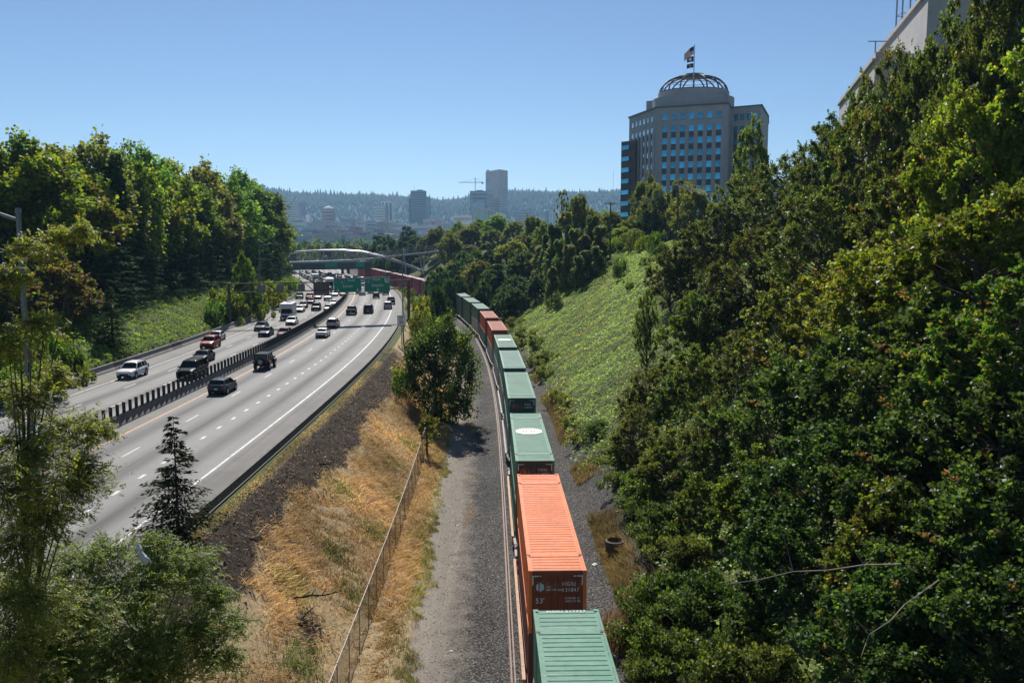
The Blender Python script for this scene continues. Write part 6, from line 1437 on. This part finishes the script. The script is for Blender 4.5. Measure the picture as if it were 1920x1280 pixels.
# ------------------------------------------------------------------ near locusts and the small spruce
def locust(seed, spec, pal, nleaf):
    """fine pinnate leaves hung along thin arching branches; spec: clump centres and radii"""
    g = np.random.default_rng(seed); segs = []; Vs = []; Ps, Ds, Ns, Ls = [], [], [], []
    spec = np.array(spec); mean = spec[:, :3].mean(0) * [.45, .45, .95]
    for (x, y, z, r_) in spec:
        q = np.array([x, y, z]); s0 = mean * np.clip(z / mean[2] * .55, .25, 1.1) ; md = s0 * .5 + q * .5 + np.array([0, 0, .25]); segs.append((s0, md, .028, .02)); segs.append((md, q, .02, .01))
        nb = int(16 + r_ * 12)
        for b in range(nb):
            d = unit(g.normal(size=3) + np.array([0, 0, .1])); e = q + d * np.array([r_, r_, r_ * .6]) * g.uniform(.6, 1.05); e[2] -= .2 * r_; segs.append((q + (e - q) * .15, e, .018, .006))
            m = max(4, int(nleaf * r_))
            u = g.uniform(.25, 1.05, m); st = q + (e - q) * u[:, None] + g.normal(size=(m, 3)) * .10 * r_; rd_ = unit((e - q) / np.linalg.norm(e - q) * .5 + g.normal(size=(m, 3)) * .8 + np.array([0, 0, -.35])); L = g.uniform(.16, .30, m)
            sd = unit(np.cross(rd_, np.array([0, 0, 1.0]) + g.normal(size=(m, 3)) * .3)); up_ = np.cross(sd, rd_)
            for j in range(5):
                for s in (-1, 1):
                    Ps.append(st + rd_ * (L * (.2 + .18 * j))[:, None] + sd * s * .006); Ds.append(unit(sd * s * 1.0 + rd_ * .45 + g.normal(size=(m, 3)) * .15)); Ns.append(unit(up_ * .5 + np.array([0, 0, .9]) + g.normal(size=(m, 3)) * .35)); Ls.append(np.full(m, .075) * g.uniform(.8, 1.2, m))
    P = np.concatenate(Ps); n = len(P); l = np.concatenate(Ls); V, Fc = kites(P, np.concatenate(Ds), np.concatenate(Ns), l, l * .55, .08)
    c = tones(n, pal, g, .2); yel = g.uniform(0, 1, n) < .035; c[yel] = np.array([.32, .22, .04])
    segs.append(((0, 0, -1), tuple(mean * .5), .09, .06)); segs.append((tuple(mean * .5), tuple(mean), .06, .035)); segs.append((tuple(mean), tuple(mean * [1.1, 1.1, 1.2]), .045, .02))
    tv, tf = tubes(segs, 5); return new_mesh('crown', V, Fc, ['leaf_locust'], col=np.repeat(c, 4, 0)), new_mesh('trunk', tv, tf, ['bark'], smooth=True)
LOC = [(0.162, 0.2281, 0.0575), (0.2052, 0.2553, 0.0642), (0.1296, 0.1824, 0.0505), (0.2593, 0.2736, 0.0689)]
def locust_at(X, Y, clumps, seed, nleaf, label):
    zb = ground_z(X, Y); spec = []
    for px, py, yy, rp in clumps: p = at(px, py, yy); spec.append((p.x - X, p.y - Y, p.z - zb, rp / F * yy))
    c, t_ = locust(seed, spec, LOC, nleaf); t = thing('locust_tree', (X, Y, zb), label, 'tree', 0, 'locust trees by the lamp post'); link('crown', c, t); link('trunk', t_, t)
locust_at(-13.2, 22.5, [(30, 1010, 22, 110), (110, 900, 23, 110), (30, 830, 22, 120), (130, 800, 24, 95), (40, 740, 23, 80), (15, 640, 22, 70), (60, 460, 24, 45), (105, 440, 25, 45), (150, 430, 25.5, 35), (15, 520, 23, 50), (165, 870, 24, 65), (90, 960, 23, 90), (10, 920, 21, 110), (175, 800, 24.5, 50), (60, 600, 23, 55), (50, 1110, 22, 120), (110, 700, 24, 50), (20, 1200, 21, 120)], 501, 15, 'tall feathery locust tree around the lamp post')
locust_at(-11.6, 27.0, [(120, 1130, 25, 150), (250, 1090, 27, 130), (350, 1060, 28, 95), (60, 1210, 24, 150), (220, 1220, 26, 150), (340, 1180, 27, 120), (400, 1110, 28.5, 60), (150, 1050, 26, 90), (300, 1260, 26, 130), (130, 1270, 24, 140), (410, 1230, 27, 70), (30, 1090, 24, 110), (440, 1160, 28.5, 45), (190, 1030, 27, 70), (290, 1020, 28, 60)], 502, 16, 'low spreading locust tree in the bottom corner')
X_, Y_ = -16.0, 42.0; zb = ground_z(X_, Y_); sp_ = conifer(510, 6.6, 2.25, .08, 19, 9, .26, [(.03, .045, .018), (.04, .06, .022), (.022, .034, .016), (.055, .06, .025)], .26, 38, spread=.66)
p = at(325, 785, Y_); t = thing('spruce_tree', (p.x, Y_, zb), 'small sparse dark spruce standing at the highway shoulder', 'tree'); link('crown', sp_[0], t); link('trunk', sp_[1], t); s_ = (p.z - zb) / 6.6; t.scale = (s_, s_, s_)

# ------------------------------------------------------------------ ivy and grass
def cover(name, n, sampler, size, pal, mat, label, cat, seed, up_=.9, hump=.0, wide=.8):
    g = np.random.default_rng(seed); X, Y = sampler(g, n); ok = np.isfinite(X); X, Y = X[ok], Y[ok]; n = len(X)
    Z = np.array([ground_z(float(a), float(b)) for a, b in zip(X[::1], Y[::1])]) if n < 2500 else gzv(X, Y)
    hp = (np.sin(X * .9 + Y * .35 + 1.3) * np.sin(X * .31 - Y * .77) * .5 + .5 + .6 * np.sin(X * 2.1 + 3) * np.sin(Y * 1.7)) * hump
    P = np.stack([X, Y, Z + hp + g.uniform(0, .22, n)], -1); D = unit(g.normal(size=(n, 3)) * np.array([1, 1, .45]) + np.array([0, 0, -.1])); Nn = unit(g.normal(size=(n, 3)) * (1 - up_) + np.array([-.15, -.1, 1.0])); l = size * g.uniform(.6, 1.4, n)
    V, Fc = kites(P, D, Nn, l, l * wide); tone = (.9 + .2 * (np.sin(X * .23 + Y * .11) * np.sin(Y * .19 - X * .07)) + .14 * np.sin(X * .9 + 1) * np.sin(Y * .8 + X * .3))[:, None]
    pat = np.sin(X * .31 + Y * .17 + 2) * np.sin(Y * .27 - X * .21) + g.normal(size=n) * .25; tone = np.where((pat > .72)[:, None], tone * np.array([1.1, .88, .9]), tone * np.ones(3))
    return link(name, new_mesh(name, V, Fc, [mat], col=np.repeat(tones(n, pal, g, .2) * tone, 4, 0)), kind='stuff', label=label, category=cat)
_gy = np.arange(-20, 620, 1.0); _gX, _gZ = breaks(_gy); _gX = np.array(_gX).T; _gZ = np.array(_gZ).T
def gzv(X, Y):
    i = np.clip(np.round(Y + 20).astype(int), 0, len(_gy) - 1); xs = _gX[i]; zs = _gZ[i]; z = np.zeros(len(X))
    k = np.clip((xs <= X[:, None]).sum(1) - 1, 0, xs.shape[1] - 2); a = np.arange(len(X)); x0, x1 = xs[a, k], xs[a, k + 1]; t = (X - x0) / np.maximum(x1 - x0, 1e-6); z = zs[a, k] * (1 - t) + zs[a, k + 1] * t
    kk = np.where(X < xs[:, 6], np.clip((xs[:, 6] - X) / 6, 0, 1), 0) + np.where(X > xs[:, 17], np.clip((X - xs[:, 17]) / 6, 0, 1), 0) + np.where((X > xs[:, 9]) & (X < xs[:, 10]), .6, 0)
    return z + wob(X, Y) * kk * 1.3
IVY = [(0.2498, 0.3674, 0.11), (0.2914, 0.3911, 0.1258), (0.2082, 0.3201, 0.0943), (0.3539, 0.3911, 0.1728)]
def s_right(g, n):
    Y = 24 + 250 * g.uniform(0, 1, n) ** .85; return RAIL(Y) + np.where(Y < 75, 7.0, 5.4) + np.abs(g.uniform(-.0, 1, n)) * 35 + g.normal(size=n) * .4, Y
cover('ivy_slope', 230000, s_right, .23, IVY, 'leaf_ivy', 'green ivy blanket over the slope beside the train', 'ivy', 601, .6, .6)
def s_left(g, n):
    Y = 66 + 300 * g.uniform(0, 1, n) ** 1.1; return MED(Y) + LB * np.sqrt(1 + ((MED(Y + 2) - MED(Y - 2)) / 4) ** 2) - 1.3 - g.uniform(0, 1, n) ** 1.2 * 30, Y
cover('ivy_bank', 120000, s_left, .30, [(.17, .26, .035), (.20, .28, .045), (.13, .205, .035)], 'leaf_ivy', 'green ivy and bramble over the bank by the oncoming lanes', 'ivy', 602, .6, .6)
def blades(name, n, sampler, h, w, pal, label, seed, lean=.7, cat='grass'):
    g = np.random.default_rng(seed); X, Y = sampler(g, n); Z = gzv(X, Y); n = len(X); flow = np.stack([np.sin(X * .7 + Y * .23), np.cos(X * .4 - Y * .31)], -1)
    d = np.concatenate([flow * .6 + g.normal(size=(n, 2)) * .6, np.ones((n, 1))], 1); d[:, :2] *= lean; d = unit(d); hh = h * g.uniform(.45, 1.3, n) * (.75 + .6 * np.clip(np.sin(X * 2.3 + Y * .9) * np.sin(Y * 1.7 - X), 0, 1)); s = unit(np.cross(d, g.normal(size=(n, 3)))); P = np.stack([X, Y, Z - .02], -1); ww = (w * g.uniform(.6, 1.4, n))[:, None]
    bend = np.concatenate([flow * .5 + g.normal(size=(n, 2)) * .4, -np.ones((n, 1)) * .5], 1)
    m_ = P + d * hh[:, None] * .6; tp = m_ + unit(d + bend) * hh[:, None] * .55
    V = np.stack([P - s * ww, P + s * ww, m_ + s * ww * .8, tp, m_ - s * ww * .8], 1).reshape(-1, 3); o = np.arange(n)[:, None] * 5
    Fq = np.concatenate([o + [0, 1, 2], o + [0, 2, 4], o + [4, 2, 3]]); tone = (.85 + .3 * np.sin(X * .5 + 1) * np.sin(Y * .33))[:, None]
    return link(name, new_mesh(name, V, Fq, ['leaf_grass'], col=np.repeat(tones(n, pal, g, .2) * tone, 5, 0)), kind='stuff', label=label, category=cat)
STRAW = [(.64, .47, .24), (.70, .54, .29), (.54, .39, .2), (.58, .44, .25), (.44, .31, .17)]
def xr_(Y): return MED(Y) + RB + .35
def s_dry(g, n):
    Y = 27 + 95 * g.uniform(0, 1, n) ** .9; t = g.uniform(0, 1, n); X = (xr_(Y) * (1 - t) + (FENCE(Y) + 1.8) * t)
    lim = .34 + .05 * np.sin(Y * .21) + .04 * np.sin(Y * .07 + 2) + .04 * np.sin(Y * .9); lim = np.where(Y < 41, lim + .14, lim)
    patch = np.sin(X * 1.1 + Y * .37) * np.sin(Y * .53 - X * .6) + g.normal(size=n) * .35; hole = (np.abs(Y - 41) < 4.2) & (np.abs(t - .74) < .2)
    ok = (t > lim + g.normal(size=n) * .035) & (patch > -1.4) & ~(hole & (g.uniform(0, 1, n) < .8)); return X[ok], Y[ok]
blades('dry_grass', 225000, s_dry, .52, .014, STRAW, 'straw-coloured dry grass between the burnt bank and the fence', 603, 2.0)
def s_rim(g, n):
    Y = 30 + 80 * g.uniform(0, 1, n); return xr_(Y) + .25 + np.abs(g.normal(size=n)) * .35, Y
blades('barrier_edge_grass', 9000, s_rim, .22, .012, STRAW, 'thin strip of dry grass along the shoulder barrier', 604, 1.0)
def s_verge(g, n):
    Y = 24 + 92 * g.uniform(0, 1, n); X = GRAVEL(Y) + .25 - np.abs(g.normal(size=n)) * .8 + .25 * np.sin(Y * .5) + .3 * np.sin(Y * 1.9 + 1) * np.sin(Y * .7) + .2 * np.sin(Y * 4.3); k = np.sin(Y * .9 + X * 2) + np.sin(Y * .23 + 1) + g.normal(size=n) * .8 > -1.0; return X[k], Y[k]
blades('verge_grass', 36000, s_verge, .34, .010, [(.17, .20, .04), (.28, .25, .07), (.12, .17, .04), (.46, .36, .14), (.5, .37, .16)], 'green and yellow grass verge along the gravel track', 605, .7)
def s_weeds(g, n):
    Y = 34 + 100 * g.uniform(0, 1, n); X = RAIL(Y) + 4.4 + np.abs(g.normal(size=n)) * 1.1; k = np.sin(Y * .35) + np.sin(Y * .13 + 1) > -.4; return X[k], Y[k]
blades('trackside_weeds', 40000, s_weeds, .65, .013, [(.25, .16, .09), (.30, .21, .11), (.14, .14, .05), (.20, .12, .07)], 'brownish weeds and dry grass at the ballast edge', 606, .6, 'weeds')
def s_mid(g, n):
    Y = 50 + 75 * g.uniform(0, 1, n); X = (GRAVEL(Y) * .55 + RAIL(Y) * .45 - .7) + g.normal(size=n) * .22; k = np.sin(Y * .6) + np.sin(Y * .21) + g.normal(size=n) * .4 > .5; return X[k], Y[k]
blades('track_grass', 9000, s_mid, .14, .012, STRAW, 'thin yellow grass between the wheel ruts of the gravel track', 611, 1.6)
def s_tuft(g, n):
    Y = 44.5 + g.normal(size=n) * .8; return 5.9 + g.normal(size=n) * .55, Y
blades('reed_tuft', 3500, s_tuft, 1.3, .014, [(.34, .24, .13), (.40, .29, .17)], 'tuft of tall pale brown grass beside the near green container', 607, .45)
def s_green(g, n):
    c = g.integers(0, 9, n); cx = np.array([-9.6, -10.4, -9.2, -11.5, -9.0, -10.0, -8.8, -12, -9.5])[c]; cy__ = np.array([38, 50, 57, 44, 66, 73, 47, 60, 82.])[c]; return cx + g.normal(size=n) * .55, cy__ + g.normal(size=n) * 1.0
blades('green_weeds', 9000, s_green, .35, .014, [(.13, .19, .04), (.17, .23, .05)], 'scattered green weeds among the dry grass', 608, .6, 'weeds')

def debris(name, n, sampler, size, pal, label, seed):
    g = np.random.default_rng(seed); X, Y = sampler(g, n); Z = gzv(X, Y); n = len(X); P = np.stack([X, Y, Z + .02], -1); D = unit(g.normal(size=(n, 3)) * np.array([1, 1, .3])); Nn = unit(g.normal(size=(n, 3)) * .5 + np.array([0, 0, 1.0])); l = size * g.uniform(.3, 1.6, n) ** 1.5
    V, Fc = kites(P, D, Nn, l, l * g.uniform(.15, .6, n)); return link(name, new_mesh(name, V, Fc, ['leaf_grass'], col=np.repeat(tones(n, pal, g, .3), 4, 0)), kind='stuff', label=label, category='debris')
def s_burnt(g, n):
    Y = 30 + 95 * g.uniform(0, 1, n) ** .9; t = .03 + .44 * g.uniform(0, 1, n); return xr_(Y) * (1 - t) + FENCE(Y) * t, Y
debris('charred_litter', 40000, s_burnt, .11, [(.02, .017, .015), (.03, .025, .02), (.06, .045, .035), (.10, .08, .06), (.22, .17, .12), (.33, .26, .18)], 'charred twigs and pale chips littering the burnt bank', 609)
def s_grit(g, n):
    Y = 26 + 85 * g.uniform(0, 1, n) ** .8; return GRAVEL(Y) + .2 + g.uniform(0, 1, n) * 3.0, Y
debris('loose_gravel', 16000, s_grit, .07, [(.2, .18, .16), (.35, .32, .28), (.45, .42, .38), (.12, .11, .1)], 'loose stones scattered on the gravel track', 610)
# ------------------------------------------------------------------ small things on the bank and by the track
def branchy(name, X, Y, L, rz, m, label, seed, lift=.15, th=1.0):
    g = np.random.default_rng(seed); z = ground_z(X, Y); b = MB().mat(m); pts = [Vector((0, 0, .05))]
    for i in range(5): pts.append(pts[-1] + Vector((L / 5, g.normal() * .09 * L / 2, g.normal() * .06 + lift * L / 10)))
    b.tube(pts, [a * th for a in (.07, .06, .05, .04, .03, .015)], 6)
    for i in (1, 2, 3, 4): e = pts[i] + Vector((g.uniform(.1, .3), g.uniform(-.35, .35), g.uniform(.1, .3))) * L * .6; b.tube([pts[i], pts[i].lerp(e, .5) + Vector((0, 0, .04)), e], [.03 * th, .02 * th, .008 * th], 5)
    o = b.build(name, None, loc=(X, Y, z), rz=rz, label=label, category='branch', group='dead branches on the bank'); return o
for px, py, zz, L, rz, m, lab in [(510, 985, 4.2, 2.4, 1.9, 'bark_pale', 'pale forked dead branch on the burnt bank above the dry grass'), (440, 1005, 4.4, 2.2, 2.3, 'charred', 'charred dead branch beside the spruce'), (470, 1030, 4.0, 1.6, .9, 'dead_wood', 'short dead branch lying below the spruce'), (675, 945, 2.2, 1.6, 1.0, 'bark_pale', 'bleached branch on the dry grass by the fence'), (545, 1130, 2.2, 2.6, .1, 'charred', 'blackened log lying across the dry grass'), (560, 1175, 1.8, 1.8, 1.3, 'charred', 'blackened root below the log'), (600, 880, 4.0, 1.2, .4, 'charred', 'charred stump remains at the edge of the burnt ground'), (690, 770, 4.0, 1.2, .2, 'charred', 'small charred stick near the top of the burnt ground')]:
    p = gz(px, py, zz); p = gz(px, py, ground_z(p.x, p.y)); p = gz(px, py, ground_z(p.x, p.y)); branchy('dead_branch', p.x, p.y, L, rz, m, lab, int(px))
for (px, py, L, rz, lab) in ((1690, 1060, 5.5, 2.75, 'bare arching branch hanging out of the shaded maple'), (1760, 1090, 4.5, 3.7, 'bare drooping branch in the shaded hollow of the maples')):
    p = at(px, py, 27); o = branchy('bare_branch', p.x, 27, L, rz, 'dead_wood', lab, int(px), -.5, .42); o.location = p
def tub(px, py, Y, r, label, m):
    p = gz(px, py, .4); t = thing('concrete_ring', (p.x, p.y, ground_z(p.x, p.y) - .1), label, 'concrete pipe', .4, 'concrete rings by the track'); b = MB().mat(m); n = 20; vs = []
    for rr, z in ((r, 0), (r * 1.0, .85), (r * .82, .9), (r * .78, .2)): vs += [(math.cos(6.2832 * k / n) * rr, math.sin(6.2832 * k / n) * rr, z) for k in range(n)]
    b.add(vs, [(i * n + k, i * n + (k + 1) % n, (i + 1) * n + (k + 1) % n, (i + 1) * n + k) for i in range(3) for k in range(n)] + [tuple(3 * n + k for k in range(n))]); b.build('wall', t)
    MB().mat('black').disc((0, 0, .3), r * .78, (0, 0, 1), 18).build('soil_fill', t)
paint('old_pipe', (.15, .12, .10), .9, wear=.4, scale=2)
tub(1152, 1035, 0, .62, 'weathered open concrete ring at the ballast edge', 'old_pipe'); tub(1212, 1040, 0, .6, 'second concrete ring half hidden in shade under the shrubs', 'old_pipe')
rl = random.Random(9)
lit = [(1103, 888), (1115, 1058), (846, 1220), (1100, 878), (664, 855), (622, 828), (568, 958), (830, 838), (845, 948), (790, 640), (722, 700), (700, 760), (648, 800), (610, 905), (730, 775), (880, 925), (858, 985), (600, 780)]
lm = MB().mat('litter_white').add([(-.5, -.3, 0), (.4, -.35, .03), (.5, .3, .09), (-.4, .35, .05), (0, 0, .2)], [(0, 1, 4), (1, 2, 4), (2, 3, 4), (3, 0, 4)]).mesh('litter')
wh = lambda p: 'burnt bank' if p.x < -12 else 'gravel track' if p.x < -2 else 'ballast edge' if p.x > 3 else 'ballast'
for i, (px, py) in enumerate(lit):
    p = gz(px, py, 1.5)
    for _ in range(4): p = gz(px, py, ground_z(p.x, p.y) + .02)
    o = link('litter', lm, None, (p.x, p.y, p.z + .01), rl.uniform(0, 6), label=f'scrap of white litter on the {wh(p)}, {ordn(i)} of the scattered pieces', category='litter', group='scattered litter'); s_ = rl.uniform(.10, .22) * (1.9 if i in (0, 1) else 1); o.scale = (s_, s_, s_)
p = at(266, 1040, 26.5); b = MB().mat('litter_white'); g_ = random.Random(5); vs = []; n = 9
for k, (dz, rr) in enumerate([(.34, .03), (.22, .10), (.1, .06), (-.02, .13), (-.16, .17), (-.26, .08), (-.33, .02)]):
    for q in range(n): a = 6.2832 * q / n; r2 = rr * g_.uniform(.55, 1.3); vs.append(p + Vector((math.cos(a) * r2 - dz * .35, math.sin(a) * r2 * .8, dz + g_.uniform(-.03, .03))))
b.add(vs, [(i * n + q, i * n + (q + 1) % n, (i + 1) * n + (q + 1) % n, (i + 1) * n + q) for i in range(6) for q in range(n)]); b.build('plastic_bag', None, label='white plastic bag caught in the low locust tree', category='bag')

# ------------------------------------------------------------------ air
m = bpy.data.materials.new('haze'); m.use_nodes = True; nt = m.node_tree; nt.nodes.remove(nt.nodes['Principled BSDF'])
vol = node(nt, 'ShaderNodeVolumePrincipled'); vol.inputs['Color'].default_value = (.38, .68, 1.0, 1); vol.inputs['Density'].default_value = HAZE; vol.inputs['Anisotropy'].default_value = .35
nt.links.new(vol.outputs[0], nt.nodes['Material Output'].inputs['Volume']); MATS['haze'] = m
if HAZE > 0: MB().mat('haze').box((0, 3200, 172), (10400, 7600, 370)).build('haze', None, kind='stuff', label='thin blue air over the whole valley', category='haze')
